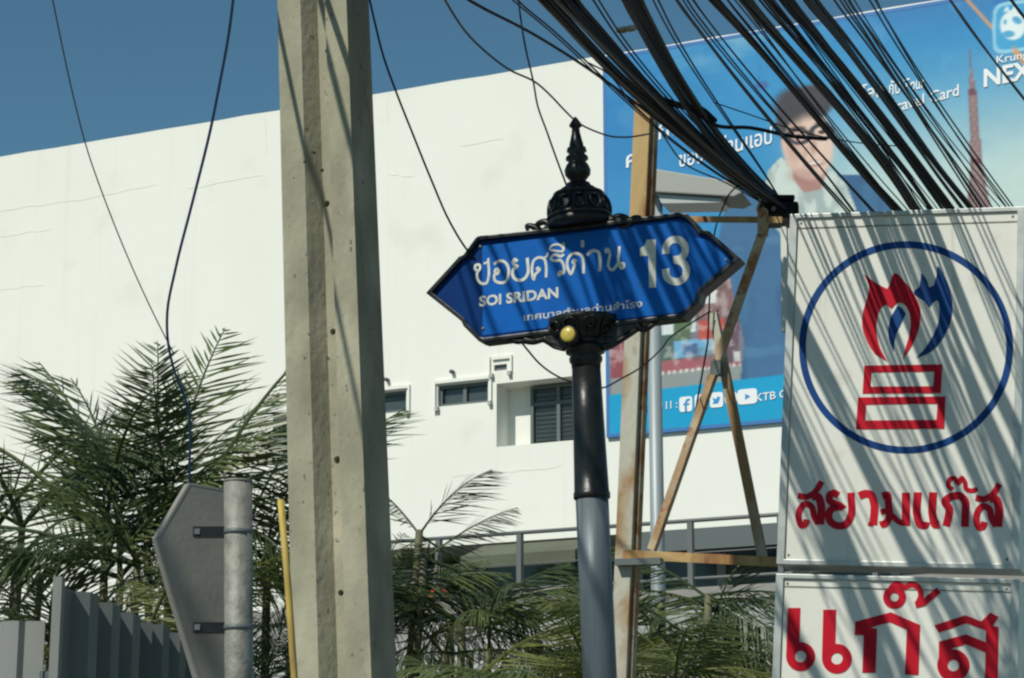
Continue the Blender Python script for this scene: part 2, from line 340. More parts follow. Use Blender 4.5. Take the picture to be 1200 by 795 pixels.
n = fbm(X+2*Y*.3, Y*1.6, 60, 4); put(sst(.5, .75, n)*.55*sst(130, 60, Y+(X-720)*.1)*sst(960, 860, X), (150, 185, 205)); put(sst(.55, .8, fbm(X, Y, 35, 8))*.3*sst(250, 120, Y), (110, 165, 205))
put(sst(300, 210, Y)*sst(160, 300, Y)*.4*sst(860, 700, X), (90, 175, 225))
def poly(pts, soft=1.5):
    m = np.zeros(X.shape, bool); n_ = len(pts)
    for i in range(n_):
        (x0, y0), (x1, y1) = pts[i], pts[(i+1) % n_]
        if y0 == y1: continue
        c = ((y0 > Y) != (y1 > Y)) & (X < (x1-x0)*(Y-y0)/(y1-y0)+x0); m ^= c
    return m.astype(float)
def ell(cx, cy, rx, ry, soft=.12, rot=0):
    c, s_ = math.cos(R(rot)), math.sin(R(rot)); dx, dy = X-cx, Y-cy; u = (dx*c+dy*s_)/rx; v = (-dx*s_+dy*c)/ry; return sst(1+soft, 1-soft, np.sqrt(u*u+v*v))
# street scene printed at lower left
nA = fbm(X, Y, 16, 1); nB = fbm(X, Y, 8, 2)
put(sst(300, 335, Y)*sst(900, 880, X), (120, 110, 125))
m = sst(300, 325, Y)
for (x0, y0, x1, y1, c) in ((716, 385, 760, 442, (140, 62, 70)), (716, 335, 745, 390, (105, 120, 110)), (775, 392, 800, 425, (70, 90, 80)), (790, 400, 850, 420, (110, 165, 205)), (818, 378, 850, 402, (190, 72, 60)), (775, 340, 815, 392, (215, 225, 225)), (800, 405, 818, 418, (70, 100, 150)), (770, 422, 868, 436, (160, 84, 92)), (815, 330, 860, 380, (128, 88, 88)), (835, 395, 850, 420, (200, 190, 180)), (850, 370, 866, 432, (96, 70, 84)), (716, 436, 880, 470, (138, 142, 140)), (790, 370, 810, 400, (80, 100, 70)), (825, 345, 840, 360, (220, 220, 215)), (800, 355, 816, 372, (150, 60, 62)), (860, 420, 868, 432, (210, 205, 200))):
    yy = Y + (X-790)*.11; put(((X > x0) & (X < x1) & (yy > y0) & (yy < y1)).astype(float), c)
put(sst(.55, .7, nB)*m*sst(435, 425, Y)*sst(868, 860, X)*.45, (214, 205, 200)); put(sst(.55, .75, nA)*m*sst(430, 420, Y)*sst(868, 860, X)*.4, (60, 70, 78))
put(((Y+(X-790)*.11 > 434) & (Y+(X-790)*.11 < 438) & (np.sin(X*.9) > 0)).astype(float)*(X > 770)*(X < 868), (225, 215, 210))
# man in blue jacket and pale hooded top (a plain generic figure)
jac = poly([(866, 470), (872, 400), (856, 330), (842, 280), (850, 244), (880, 222), (905, 205), (1010, 205), (1050, 240), (1075, 300), (1090, 470)])
put(jac, (58, 100, 142)); put(jac*sst(.45, .7, fbm(X*1.5, Y*.5, 30, 12))*.55, (40, 76, 116)); put(jac*sst(.62, .8, fbm(X*.6, Y*1.2, 26, 5))*.4, (92, 136, 172))
hood = poly([(893, 232), (900, 200), (915, 184), (930, 196), (940, 214), (960, 212), (975, 200), (992, 216), (1003, 245), (990, 300), (935, 300), (905, 262)]); put(hood, (206, 214, 206))
put(hood*sst(.45, .7, fbm(X*1.5, Y*.7, 16, 3))*.55, (128, 142, 142))
put(poly([(930, 190), (958, 204), (972, 192), (962, 222), (942, 226), (930, 210)]), (176, 122, 112))
put(ell(922, 166, 7, 13), (180, 118, 108)); put(ell(946, 168, 30, 43, .08, -6), (228, 190, 172)); put(ell(960, 172, 18, 34, .5, -6)*.5, (234, 198, 180)); put(ell(930, 160, 9, 32, .6)*.45, (176, 126, 114))
put(np.clip(ell(938, 124, 30, 22, .25)+ell(917, 144, 7, 16, .4)+ell(956, 118, 20, 18, .3), 0, 1)*(1-ell(950, 166, 26, 30, .3)), (64, 58, 62))
for gx, gy in ((936, 160), (963, 155)): put(sst(.35, .12, abs(np.sqrt(((X-gx)/12)**2+((Y-gy)/8)**2)-1)), (52, 46, 52)); put(ell(gx, gy, 4, 2.4, .3), (58, 40, 38)); put(ell(gx, gy-10, 8, 2, .4)*.8, (64, 50, 50))
put(((X > 915) & (X < 926) & (abs(Y-161) < 1.6)).astype(float), (52, 46, 52)); put(ell(953, 172, 4, 9, .6)*.5, (158, 104, 96)); put(ell(955, 192, 11, 3.6, .5, -8)*.7, (160, 88, 86)); put(ell(955, 191, 9, 2.2, .4, -8)*.95, (232, 222, 214)); put(ell(944, 178, 3, 9, .6, 10)*.3, (150, 100, 92)); put(ell(940, 206, 16, 8, .7)*.35, (140, 88, 82))
# lattice tower
tw = np.interp(Y, [78, 84, 104, 110, 130, 200, 245, 300], [.4, 1.8, 3.6, 5.8, 4.4, 7.6, 14, 27]); tc = 1138+(Y-80)*.055
tm = (abs(X-tc) < tw) & (Y > 78); put(tm.astype(float), (140, 110, 106)); lat = (np.sin((X-tc)*.9+Y*.55) + np.sin(-(X-tc)*.9+Y*.55)) ; put(tm*sst(.2, 1.2, lat)*.45, (186, 158, 160)); put(tm*(abs(X-tc) > tw*.72)*.5, (108, 66, 76)); put(tm*((Y > 104) & (Y < 112) | (Y > 186) & (Y < 192)), (110, 66, 76)); put(((abs(X-1137) < .8) & (Y > 58) & (Y < 80)).astype(float), (120, 90, 100))
# orange ribbon, app icon
put(sst(3.2, 2.2, abs((Y-4)-(X-1137)*1.12))*(X > 1125), (226, 150, 96)); put(poly([(1162, 0), (1210, -5), (1330, -30), (1330, 60), (1215, 60), (1190, 36)])*.6, (32, 104, 178))
ic = sst(1.06, .98, (abs((X-1190)/25)**5+abs((Y+(X-1190)*.14-31)/28)**5)**.2); put(ic, (64, 158, 208)); put(sst(.1, .05, abs((abs((X-1190)/25)**5+abs((Y+(X-1190)*.14-31)/28)**5)**.2-1)), (150, 205, 230))
put(ell(1187, 30, 15, 17, .08), (232, 240, 240)); put(ell(1182, 40, 7, 4, .2), (80, 160, 205)); put(ell(1192, 24, 6, 4, .2, 30), (80, 160, 205)); put(ell(1178, 26, 2, 3, .3), (80, 160, 205)); put(poly([(1176, 14), (1180, 6), (1184, 14), (1190, 5), (1194, 14)]), (232, 240, 240))
put(sst(4, 2.5, abs((Y-62)-(X-1193)*.8))*(X > 1186)*(X < 1205)*.8, (226, 150, 96)) 
# small hanging lamp in the sky print
put(((abs(X-890) < .7) & (Y > 75) & (Y < 95)).astype(float)*.6, (50, 90, 130)); put(ell(893, 100, 8, 5, .3), (58, 100, 160))
# bottom band
bandt = 463 + (X-716)*-.118; put(sst(-1, 1, Y-bandt), (14, 150, 200))
for _ in range(1): img[1:-1, 1:-1] = (img[1:-1, 1:-1]*2 + img[:-2, 1:-1] + img[2:, 1:-1] + img[1:-1, :-2] + img[1:-1, 2:])/6
img = img*.88 + np.array((160, 195, 208))*.12
img = np.clip(img + (rng.random(X.shape)[..., None]-.5)*5, 0, 255)/255
li = np.where(img <= .04045, img/12.92, ((img+.055)/1.055)**2.4)*.98
me = bpy.data.meshes.new('printed_sheet'); idx = np.arange(NX*NZ).reshape(NZ, NX)
fq = np.stack([idx[:-1, :-1], idx[:-1, 1:], idx[1:, 1:], idx[1:, :-1]], -1).reshape(-1, 4)
co = P3 - np.array(bb.location)
me.vertices.add(NX*NZ); me.vertices.foreach_set('co', co.astype(np.float32).ravel()); me.loops.add(fq.size); me.loops.foreach_set('vertex_index', fq.ravel().astype(np.int32))
me.polygons.add(len(fq)); me.polygons.foreach_set('loop_start', np.arange(0, fq.size, 4, dtype=np.int32)); me.update(calc_edges=True)
ca = me.color_attributes.new('print', 'FLOAT_COLOR', 'POINT'); ca.data.foreach_set('color', np.concatenate([li, np.ones(li.shape[:2]+(1,))], -1).astype(np.float32).ravel())
pm = bpy.data.materials.new('printed_vinyl'); pm.use_nodes = True; q = pm.node_tree; at_ = q.nodes.new('ShaderNodeVertexColor'); at_.layer_name = 'print'; q.links.new(at_.outputs[0], q.nodes['Principled BSDF'].inputs['Base Color']); q.nodes['Principled BSDF'].inputs['Roughness'].default_value = .6; q.nodes['Principled BSDF'].inputs['Specular IOR Level'].default_value = .15
wn = q.nodes.new('ShaderNodeTexNoise'); wn.inputs['Scale'].default_value = 1.1; wb = q.nodes.new('ShaderNodeBump'); wb.inputs['Distance'].default_value = .06; wb.inputs['Strength'].default_value = .5
tcq = q.nodes.new('ShaderNodeTexCoord'); q.links.new(tcq.outputs['Object'], wn.inputs[0]); q.links.new(wn.outputs[0], wb.inputs['Height']); q.links.new(wb.outputs[0], q.nodes['Principled BSDF'].inputs['Normal'])
me.materials.append(pm); ps = bpy.data.objects.new('printed_sheet', me); COL.objects.link(ps); ps.parent = bb
b = MB(); t = .05; b.ring(BP, [(a0-t, bbot-t), (a1+t, bbot-t), (a1+t, btop+t), (a0-t, btop+t)], [(a0, bbot), (a1, bbot), (a1, btop), (a0, btop)], -.045, .003); b.build('edge_frame', M['navy'] if False else mat('banner_edge', (.03, .16, .42), .6), bb)
wl = mat('banner_white', (.78, .80, .80), .6)
def bt(s, p0, p1, h, bold=.012): text(BP, s, p0, p1, h, .012, bold, bb, wl)
bt('ค', (734, 197), (748, 194), 18); bt('กับ', (772, 164), (800, 157), 22); bt('ของ', (796, 196), (824, 191), 17); bt('ผ่านแอป', (842, 183), (905, 168), 18)
bt('โลก', (1010, 118), (1036, 113), 15); bt('กับ Tour', (1042, 112), (1084, 103), 15); bt('Travel Card', (1040, 134), (1124, 112), 13)
bt('NEXT', (1153, 102), (1226, 88), 20, .03); bt('Krungthai', (1168, 75), (1228, 64), 9, .01)
bt('111 1111 :', (752, 484), (794, 478), 9, .01); bt('KTB Card', (886, 471), (940, 463), 9, .01); bt('f', (803, 479), (807, 478.5), 10, .03)
for i, (x, y) in enumerate(((804, 474), (822, 471), (840, 469), (857, 467), (876, 465))):
    q = MB(); cx_, cy_ = BP.ab(x, y); sx = .095 if i < 4 else .14; pts = []
    for k in range(16):
        t_ = 2*math.pi*(k+.5)/16; e = .35 if i != 3 else 1; pts.append((cx_+sx*math.copysign(abs(math.cos(t_))**e, math.cos(t_)), cy_+.105*math.copysign(abs(math.sin(t_))**e, math.sin(t_))))
    q.prism(BP, pts, .004, .010); q.build('media_icon', wl, bb)
    q = MB(); bl_ = mat('icon_blue', (.02, .25, .58), .6) if i == 0 else bpy.data.materials['icon_blue']
    if i == 0: q.stroke(BP, [(cx_+.06, cy_+.06), (cx_+.02, cy_+.055), (cx_, cy_+.02), (cx_, cy_-.10)], .03, .010, .014); q.stroke(BP, [(cx_-.035, cy_), (cx_+.05, cy_)], .025, .010, .0145)
    elif i == 1: q.ring(BP, [(cx_-.06, cy_-.04), (cx_+.06, cy_-.04), (cx_+.06, cy_+.04), (cx_-.06, cy_+.04)], [(cx_-.035, cy_-.02), (cx_+.035, cy_-.02), (cx_+.035, cy_+.02), (cx_-.035, cy_+.02)], .010, .014)
    elif i == 2: q.prism(BP, [(cx_-.06, cy_-.05), (cx_+.02, cy_-.05), (cx_+.055, cy_+.03), (cx_+.02, cy_+.05), (cx_-.01, cy_+.01), (cx_-.06, cy_+.04), (cx_-.04, cy_-.02)], .010, .014)
    elif i == 3: q.ring(BP, [(cx_+.055*math.cos(k*.7854), cy_+.055*math.sin(k*.7854)) for k in range(8)], [(cx_+.03*math.cos(k*.7854), cy_+.03*math.sin(k*.7854)) for k in range(8)], .010, .014)
    else: q.prism(BP, [(cx_-.03, cy_-.04), (cx_+.045, cy_), (cx_-.03, cy_+.04)], .010, .014)
    q.build('icon_symbol', bl_, bb)
# ------------------------------------------------------------------ raised grey terrace with railing in front of the building
T = Plane(700, 616.5, 25.5, 25.5)
tt = thing('terrace_wall', (T.O.x, T.O.y, 0), 'grey rendered terrace wall behind the palms, below the railing', 'wall')
zt = T.ab(607, 701)[1]; q = MB(); q.pbox(T, -22, 7, -T.O.z, zt-.15, -1.6, 0); q.build('wall', M['gwall'], tt)
q = MB(); q.pbox(T, -22, 7, zt-.148, zt, -1.6, .05); q.build('coping', M['pave'], tt)
rl = thing('railing', T.P(0, zt), 'thin grey metal railing on the terrace in front of the dark ground floor', 'railing')
zrail = T.ab(700, 616.5)[1]
def bar(pl, p, t_, r=.02, h=-.1, name='rail'):
    q = MB(); q.tube([pl.P(*p, h), pl.P(*t_, h)], r, 8); return q
aa0 = T.ab(440, 640)[0]
bar(T, (aa0-.3, zrail), (6.8, zrail), .024).build('handrail', M['rail'], rl); bar(T, (aa0-.3, zt+.12), (6.8, zt+.12), .018).build('bottom_rail', M['rail'], rl)
bar(T, (aa0-.3, (zt+zrail)/2+.02), (6.8, (zt+zrail)/2+.02), .008).build('middle_rail', M['rail'], rl)
pp = [T.ab(x, 640)[0] for x in (510, 607, 709, 808, 912)]; dp = (pp[-1]-pp[0])/4
for k in range(-1, 8):
    q = MB(); x = pp[0]+dp*k; q.pbox(T, x-.03, x+.03, zt, zrail-.02, -.14, -.06); q.build('post', M['rail'], rl)
# traffic cone on the terrace
P = T.P(T.ab(487, 700)[0], zt, -.6); cn = thing('traffic_cone', P, 'small orange traffic cone standing on the terrace beside the railing, behind palm fronds', 'traffic cone')
q = MB(); q.lathe(P, Vector((0, 0, 1)), [(.03, .13), (.25, .095)], 16); q.lathe(P, Vector((0, 0, 1)), [(.36, .078), (.62, .025), (.64, .0)], 16); q.build('cone_body', M['cone'], cn)
q = MB(); q.lathe(P, Vector((0, 0, 1)), [(.25, .097), (.36, .08)], 16); q.build('white_band', M['conew'], cn)
q = MB(); q.box(P, Vector((1, 0, 0)), Vector((0, 1, 0)), Vector((0, 0, 1)), -.19, .19, -.19, .19, 0, .03); q.build('base', M['cone'], cn)
# ------------------------------------------------------------------ concrete utility pole
def pole_mesh(base, yaw, roll, H, front, depth, zref, taper, holes=True):
    pl = Plane(0, 0, 1, yaw, roll); pl.O = Vector(base)
    # cross-section in (a across, h toward the camera) with channels front and back
    fr = [(-.5, 0), (-.165, 0), (-.03, -.32), (.15, -.32), (.19, -.0), (.5, 0)]
    prof = [(a, h) for a, h in fr] + [(a, -1-h) for a, h in fr[::-1]]
    q = MB(); n = len(prof); lv = 12
    for i in range(lv+1):
        z = H*i/lv; s = 1 - taper*(z-zref)
        for a, h in prof: q.v.append(pl.P(a*front*s, z, h*depth*s))
    for i in range(lv):
        for j in range(n): q.f.append((i*n+j, i*n+(j+1) % n, (i+1)*n+(j+1) % n, (i+1)*n+j)); q.sm.append(False)
    q.f += [tuple(range(n))[::-1], tuple(range(lv*n, lv*n+n))]; q.sm += [False, False]
    return pl, q
Y0 = 7.6; g1 = at(377, 400, Y0)
lean = -3.1
bx = g1.x + math.tan(R(3.1))*g1.z*math.cos(R(22)); by = Y0 - math.tan(R(3.1))*g1.z*math.sin(R(22))
cp = thing('utility_pole', (bx, by, 0), 'tall leaning grooved concrete utility pole left of the blue street sign', 'utility pole')
ppl, q = pole_mesh((bx, by, 0), 22, lean, 9.2, .290, .200, 3.30, .022)
po = q.build('shaft', M['conc'], cp)
cut = MB(); 
hl = []
for px, py, rd in ((383, 239, .0095), (390, 389, .0095), (395, 539, .011), (399, 695, .009), (378, 200, .005), (372, 182, .0045), (366, 196, .004), (384, 60, .008)):
    pq = Plane(0, 0, 1, 22, lean); pq.O = ppl.P(0, 0, -.064); a, z = pq.ab(px, py); hl.append((a, z, rd)); cut.lathe(ppl.P(a, z, -.14), ppl.n, [(0 if rd > .006 else .02, rd*1.25), (.25, rd*1.25)], 14)
co_ = cut.build('cutter', M['hole'], None)
md = po.modifiers.new('b', 'BOOLEAN'); md.operation = 'DIFFERENCE'; md.solver = 'EXACT'; 
# cutter in shaft-local space
co_.location = (0, 0, 0); md.object = co_; bpy.context.view_layer.update()
nm = bpy.data.meshes.new_from_object(po.evaluated_get(bpy.context.evaluated_depsgraph_get())); po.modifiers.clear(); po.data = nm; nm.name = 'shaft'
bpy.data.objects.remove(co_)
bm = bmesh.new(); bm.from_mesh(nm); bmesh.ops.dissolve_limit(bm, angle_limit=.01, verts=bm.verts, edges=bm.edges); bm.to_mesh(nm); bm.free()
for a, z, rd in hl:
    if rd > .006:
        q = MB(); q.lathe(ppl.P(a, z, -.1385), ppl.n, [(0, rd*1.2), (.012, rd*1.2)], 12); q.build('bolt_hole', M['hole'], cp)
# cable brackets high on the pole (above the picture)
for z in (5.1, 5.5, 5.9):
    q = MB(); q.pbox(ppl, -.26, .34, z, z+.06, .004, .05); q.build('cable_bracket', M['galvr'], cp)
# ------------------------------------------------------------------ street name sign
SY = 7.0; k_ = SY/F/math.cos(PITCH)*1.0
Sg = Plane(690, 330, SY, 20, -2.3)
top = Sg.P(*Sg.ab(674, 138)); 
axis = (Plane(674, 138, SY, 0).P(0, 0) - at(703, 795, SY)); axis = (at(674, 138, SY) - at(703, 795, SY)).normalized()
tip = at(674, 137, SY)
gl = tip - axis*(tip.z/axis.z)
sg = thing('street_name_sign', gl, 'blue arrow-shaped street name sign numbered 13 on an ornate black and grey post', 'street sign')
mpp = (at(674, 138, SY)-at(703, 795, SY)).length/657.6
def ly(y): return -(y-137)*mpp
def prof(L): return [(ly(y), r*mpp) for y, r in L]
LP = [(137, .6), (139, 2.5), (143, 5), (147, 7.5), (149, 7.5), (151, 4.6), (157, 5), (166, 7), (172, 8.5), (174, 8), (176, 11), (180, 12), (183, 8.5), (187, 13), (190, 13.5), (193, 9.5), (197, 13), (203, 15.5), (209, 15), (214, 11), (217, 9), (219, 9), (220, 14), (223, 15), (226, 20), (231, 26), (238, 30.5), (246, 33.5), (256, 35), (264, 36), (268, 37.5), (272, 37.5)]
q = MB(); q.lathe(tip, axis, prof(LP[:22]), 24); q.build('finial', M['iron'], sg)
q = MB(); q.lathe(tip, axis, prof(LP[21:]+[(272.3, 12)]), 28); q.build('dome', M['iron'], sg)
ax_x = axis.orthogonal().normalized(); ax_y = axis.cross(ax_x)
q = MB(); q.lathe(tip, axis, prof([(231, 27), (232, 29.5), (234, 30.5), (236, 30.5)]), 28); q.build('dome_band', M['iron'], sg)
q = MB(); q.lathe(tip, axis, prof([(258, 35), (259, 38), (262, 39), (264, 37)]), 28); q.build('dome_band', M['iron'], sg)
for j in range(12):                             # cast leaf ornaments round the dome
    t_ = 2*math.pi*(j+.5)/12; e = ax_x*math.cos(t_)+ax_y*math.sin(t_); g_ = axis.cross(e); q = MB()
    for sd_ in (-1, 1): q.tube(smooth_path([tip+axis*ly(y)+e*(r*mpp)+g_*(sd_*w_*mpp) for y, r, w_ in ((258, 36.5, 1), (252, 36.5, 6.5), (245, 35, 6), (240, 33.5, 2.5), (243, 35, .5))], 4), .0045, 6)
    q.build('leaf_ornament', M['iron'], sg)
for j in range(10):                             # and round the bowl
    t_ = 2*math.pi*(j+.5)/10; e = ax_x*math.cos(t_)+ax_y*math.sin(t_); g_ = axis.cross(e); q = MB()
    for sd_ in (-1, 1): q.tube(smooth_path([tip+axis*ly(y)+e*(r*mpp)+g_*(sd_*w_*mpp) for y, r, w_ in ((390, 42, 0), (393, 40, 8), (399, 36, 8), (405, 30, 3), (400, 37, 1))], 4), .005, 6)
    q.build('leaf_ornament', M['iron'], sg)
q = MB(); q.lathe(tip, axis, prof([(384, 10), (384.3, 42), (389, 41), (396, 37), (404, 30), (410, 22), (413, 17), (415, 21), (419, 23.5), (424, 22.5), (427, 17), (430, 19.5), (434, 19), (437, 17), (441, 17)]), 28); q.build('bowl', M['iron'], sg)
q = MB(); q.lathe(tip, axis, prof([(441, 16.6), (500, 17.8), (560, 19.2), (586, 20), (587, 21), (593, 21), (594, 20)]), 28); q.build('sleeve', M['iron'], sg)
Lg = tip.z/axis.z/mpp+137
q = MB(); q.lathe(tip, axis, prof([(594.3, 18.8), (700, 19.0), (Lg-60, 20)]), 28); q.build('post', M['galv'], sg)
q = MB(); q.lathe(tip, axis, prof([(Lg-60, 22), (Lg-50, 30), (Lg-46, 30), (Lg-40, 46), (Lg-1, 50)]), 24); q.build('base', M['iron'], sg)
def z1(x, y): return (490+x/2.65, 120+y/2.65)
outl = [z1(*p) for p in ((36, 600), (130, 497), (137, 488), (152, 482), (188, 432), (196, 424), (500, 392), (815, 351), (845, 355), (868, 378), (886, 404), (912, 408), (1010, 494), (888, 598), (880, 628), (832, 676), (500, 716), (212, 752), (198, 748), (152, 702), (146, 688), (132, 676))]
oa = [Sg.ab(*p) for p in outl]
def inset(P, d):
    P = [Vector(p) for p in P]; out = []
    for i in range(len(P)):
        a, b_, c = P[i-1], P[i], P[(i+1) % len(P)]; e1 = (b_-a).normalized(); e2 = (c-b_).normalized(); n1 = Vector((-e1.y, e1.x)); n2 = Vector((-e2.y, e2.x)); m_ = (n1+n2); m_ = m_.normalized() if m_.length > 1e-5 else n1
        out.append(tuple(b_ + m_*d/max(.55, m_.dot(n1))))
    return out
area = sum(oa[i-1][0]*oa[i][1]-oa[i][0]*oa[i-1][1] for i in range(len(oa)))
ia = inset(oa, .014 if area > 0 else -.014)
q = MB(); q.ring(Sg, oa, ia, -.036, .036); q.build('blade_frame', M['iron'], sg, bevel=.003)
mid = inset(oa, .010 if area > 0 else -.010)
q = MB(); q.prism(Sg, mid, -.02, .020); q.build('blade', M['blued'], sg)
# brighter blue reflective sheet over most of the blade
sh = [z1(*p) for p in ((206, 452), (500, 412), (800, 372), (838, 380), (862, 424), (900, 432), (975, 497), (872, 590), (858, 640), (815, 658), (500, 694), (208, 728))]
q = MB(); q.prism(Sg, [Sg.ab(*p) for p in sh], .020, .0215); q.build('reflective_sheet', M['blue'], sg)
hgt = [.0475]
def strokes(pl, parent, m, L, cv, sc, h0, th, name='letter'):
    # L: list of letters; a letter is a list of (points, width)
    for let in L:
        q = MB()
        for i, (pts, w_) in enumerate(let):
            P_ = [cv(*p) for p in pts]
            if len(P_) > 2:   # round the corners
                v3 = smooth_path([Vector((x, y, 0)) for x, y in P_], 4); P_ = [(v.x, v.y) for v in v3]
            A = [pl.ab(*p) for p in P_]; q.stroke(pl, A, w_*sc, h0, h0+th+.0002*i)
        q.build(name, m, parent)
def r1(x, y): return (540+x/6, 270+y/6)
T6 = mpp/6
blueL = [
 [([(138, 298), (118, 285), (122, 258), (148, 256), (152, 282), (134, 306), (140, 366), (162, 386), (196, 384), (210, 352), (210, 225)], 17), ([(178, 246), (200, 240), (214, 208)], 14)],
 [([(268, 318), (256, 300), (268, 284), (284, 296), (276, 316), (256, 322), (258, 366), (284, 380), (330, 374), (346, 345), (346, 262), (324, 234), (282, 230), (250, 252)], 18)],
 [([(414, 232), (398, 218), (384, 232), (392, 256), (412, 266), (388, 284), (386, 340), (408, 360), (456, 358), (480, 334), (484, 206)], 20)],
 [([(548, 292), (558, 276), (570, 290), (556, 306), (540, 322), (530, 356), (518, 262), (532, 222), (566, 204), (604, 216), (614, 250), (616, 344)], 17), ([(598, 206), (620, 196), (628, 170)], 12)],
 [([(718, 332), (704, 320), (714, 304), (732, 316), (736, 250), (716, 224), (672, 226), (652, 212), (664, 190), (690, 186), (716, 196), (742, 182)], 18), ([(636, 150), (656, 122), (690, 112), (724, 124), (738, 152), (640, 152)], 14), ([(736, 100), (738, 148)], 18)],
 [([(826, 236), (814, 222), (804, 236), (816, 250), (808, 278), (788, 318), (776, 300), (768, 216), (792, 184), (836, 176), (868, 196), (876, 226), (878, 316)], 18), ([(870, 84), (872, 132)], 22)],
 [([(902, 190), (920, 166), (954, 156), (984, 168), (992, 200), (992, 300)], 20)],
 [([(1046, 170), (1034, 158), (1046, 144), (1058, 158), (1060, 282), (1074, 290), (1128, 232)], 17), ([(1130, 126), (1132, 262), (1144, 280), (1160, 270), (1158, 248), (1134, 246)], 18)],
]
strokes(Sg, sg, M['white'], blueL, r1, T6*1.12, .0215, .0015)
def r4(x, y): return (730+x/7.95, 260+y/7.95)
one = [r4(*p) for p in ((242, 184), (325, 184), (326, 630), (262, 631), (256, 334), (178, 336), (178, 266), (220, 240))]
q = MB(); q.prism(Sg, [Sg.ab(*p) for p in one], .0215, .0233); q.build('numeral', M['white'], sg)
strokes(Sg, sg, M['white'], [[([(418, 316), (425, 235), (470, 190), (540, 188), (590, 235), (592, 310), (558, 356), (488, 372)], 68), ([(500, 374), (566, 392), (604, 440), (600, 520), (556, 568), (480, 572), (428, 530), (416, 456)], 68)]], r4, mpp/7.95, .0215, .0018, 'numeral')
text(Sg, 'SOI SRIDAN', (564.5, 361), (657, 350.5), 11.5, .0228, .034, sg, name='latin_lettering')
text(Sg, 'เทศบาลตำบลด่านสำโรง', (616.5, 378), (755, 361.5), 7.8, .0228, .012, sg, name='small_lettering')
for px, py in ((565.7, 291), (569, 387), (853, 307), (843, 366)):
    a, c = Sg.ab(px, py); q = MB(); q.lathe(Sg.P(a, c, .0215), Sg.n, [(0, .005), (.003, .005), (.005, .002)], 10); q.build('screw', M['galvr'], sg)
# scroll ornaments above and below the blade
def scroll(pts, r0=5, r1_=2):
    P_ = smooth_path([Sg.P(*Sg.ab(*p), .02) for p in pts], 5); n_ = len(P_); q = MB(); q.tube(P_, [(r0+(r1_-r0)*i/(n_-1))*mpp for i in range(n_)], 8); q.build('scroll', M['iron'], sg)
for s_ in ([(650, 268), (640, 262), (632, 266), (634, 273), (642, 273)], [(636, 274), (628, 268), (620, 267), (621, 273)], [(655, 262), (664, 256), (678, 262), (692, 256), (706, 262), (718, 258)],
           [(716, 262), (728, 256), (738, 260), (736, 268), (728, 268)], [(738, 266), (746, 258), (752, 258), (751, 264)], [(668, 250), (672, 240), (684, 244), (680, 254), (674, 250)], [(660, 262), (668, 250), (676, 256)],
           [(617, 400), (628, 402), (640, 400), (652, 408), (664, 412)], [(640, 398), (650, 404), (662, 400), (668, 408)], [(708, 408), (722, 404), (736, 396), (750, 388)], [(712, 400), (728, 396), (742, 386)], [(748, 382), (756, 388), (768, 382), (775, 378)], [(600, 398), (612, 402), (622, 398)]): scroll(s_)
q = MB(); q.prism(Sg, [Sg.ab(*p) for p in ((640, 392), (662, 386), (720, 379), (760, 377), (735, 394), (715, 407), (700, 412), (668, 412), (650, 406))], -.03, .030); q.build('apron', M['iron'], sg, bevel=.004)
q = MB(); q.prism(Sg, [Sg.ab(*p) for p in ((632, 276), (648, 262), (668, 254), (705, 252), (724, 258), (752, 262))], -.03, .030); q.build('crest', M['iron'], sg, bevel=.004)
a, c = Sg.ab(678.5, 401); q = MB(); q.lathe(Sg.P(a, c, .05), Sg.n, [(0, 11.5*mpp), (.058, 11.5*mpp), (.062, 9.5*mpp)], 20); q.build('reflector_rim', M['iron'], sg)
q = MB(); q.lathe(Sg.P(a, c, .112), Sg.n, [(0, 9*mpp), (.003, 8.4*mpp), (.006, 5*mpp), (.007, .5*mpp)], 20); q.build('reflector', M['amber'], sg)
# ------------------------------------------------------------------ gas shop light box sign
GY = 9.0; G = Plane(1060, 400, GY, 20, 3.9); mg = GY/F/math.cos(R(0))
def gp(px, py): return G.ab(px, py)
gb = G.P(gp(1060, 400)[0], 0); gs = thing('shop_sign', (gb.x, gb.y, 0), 'white light box sign with red flame emblem in a blue ring and red Thai lettering', 'shop sign')
f1 = [gp(*p) for p in ((922, 655), (1185, 662.5), (1193, 250), (932, 254))]
a0 = (f1[0][0]+f1[3][0])/2; a1 = (f1[1][0]+f1[2][0])/2; zt1 = (f1[2][1]+f1[3][1])/2; zb1 = (f1[0][1]+f1[1][1])/2
zt2 = gp(924, 678)[1]; tw_ = .032; dz = -.22
def boxpart(z0, z1_, nm_top):
    q = MB(); q.pbox(G, a0+.001, a1-.001, z0+.001, z1_-.001, dz+.01, -.006); q.build('face_panel', M['acr'], gs)
    q = MB(); q.ring(G, [(a0-tw_, z0-.02), (a1+tw_, z0-.02), (a1+tw_, z1_+.018), (a0-tw_, z1_+.018)], [(a0, z0), (a1, z0), (a1, z1_), (a0, z1_)], dz, .006); q.build('box_frame', M['alu'], gs, bevel=.002)
boxpart(zb1, zt1, 1); boxpart(zt2-1.10, zt2, 2)
for (x, z) in ((a0+.015, zt1-.02), (a1-.02, zt1-.02), (a0+.015, zt2-.02), (a1-.02, zt2-.02), (a0+.015, zb1+.02), (a1-.02, zb1+.02)):
    q = MB(); q.lathe(G.P(x, z, -.006), G.n, [(0, .006), (.003, .005)], 8); q.build('screw', M['galvr'], gs)
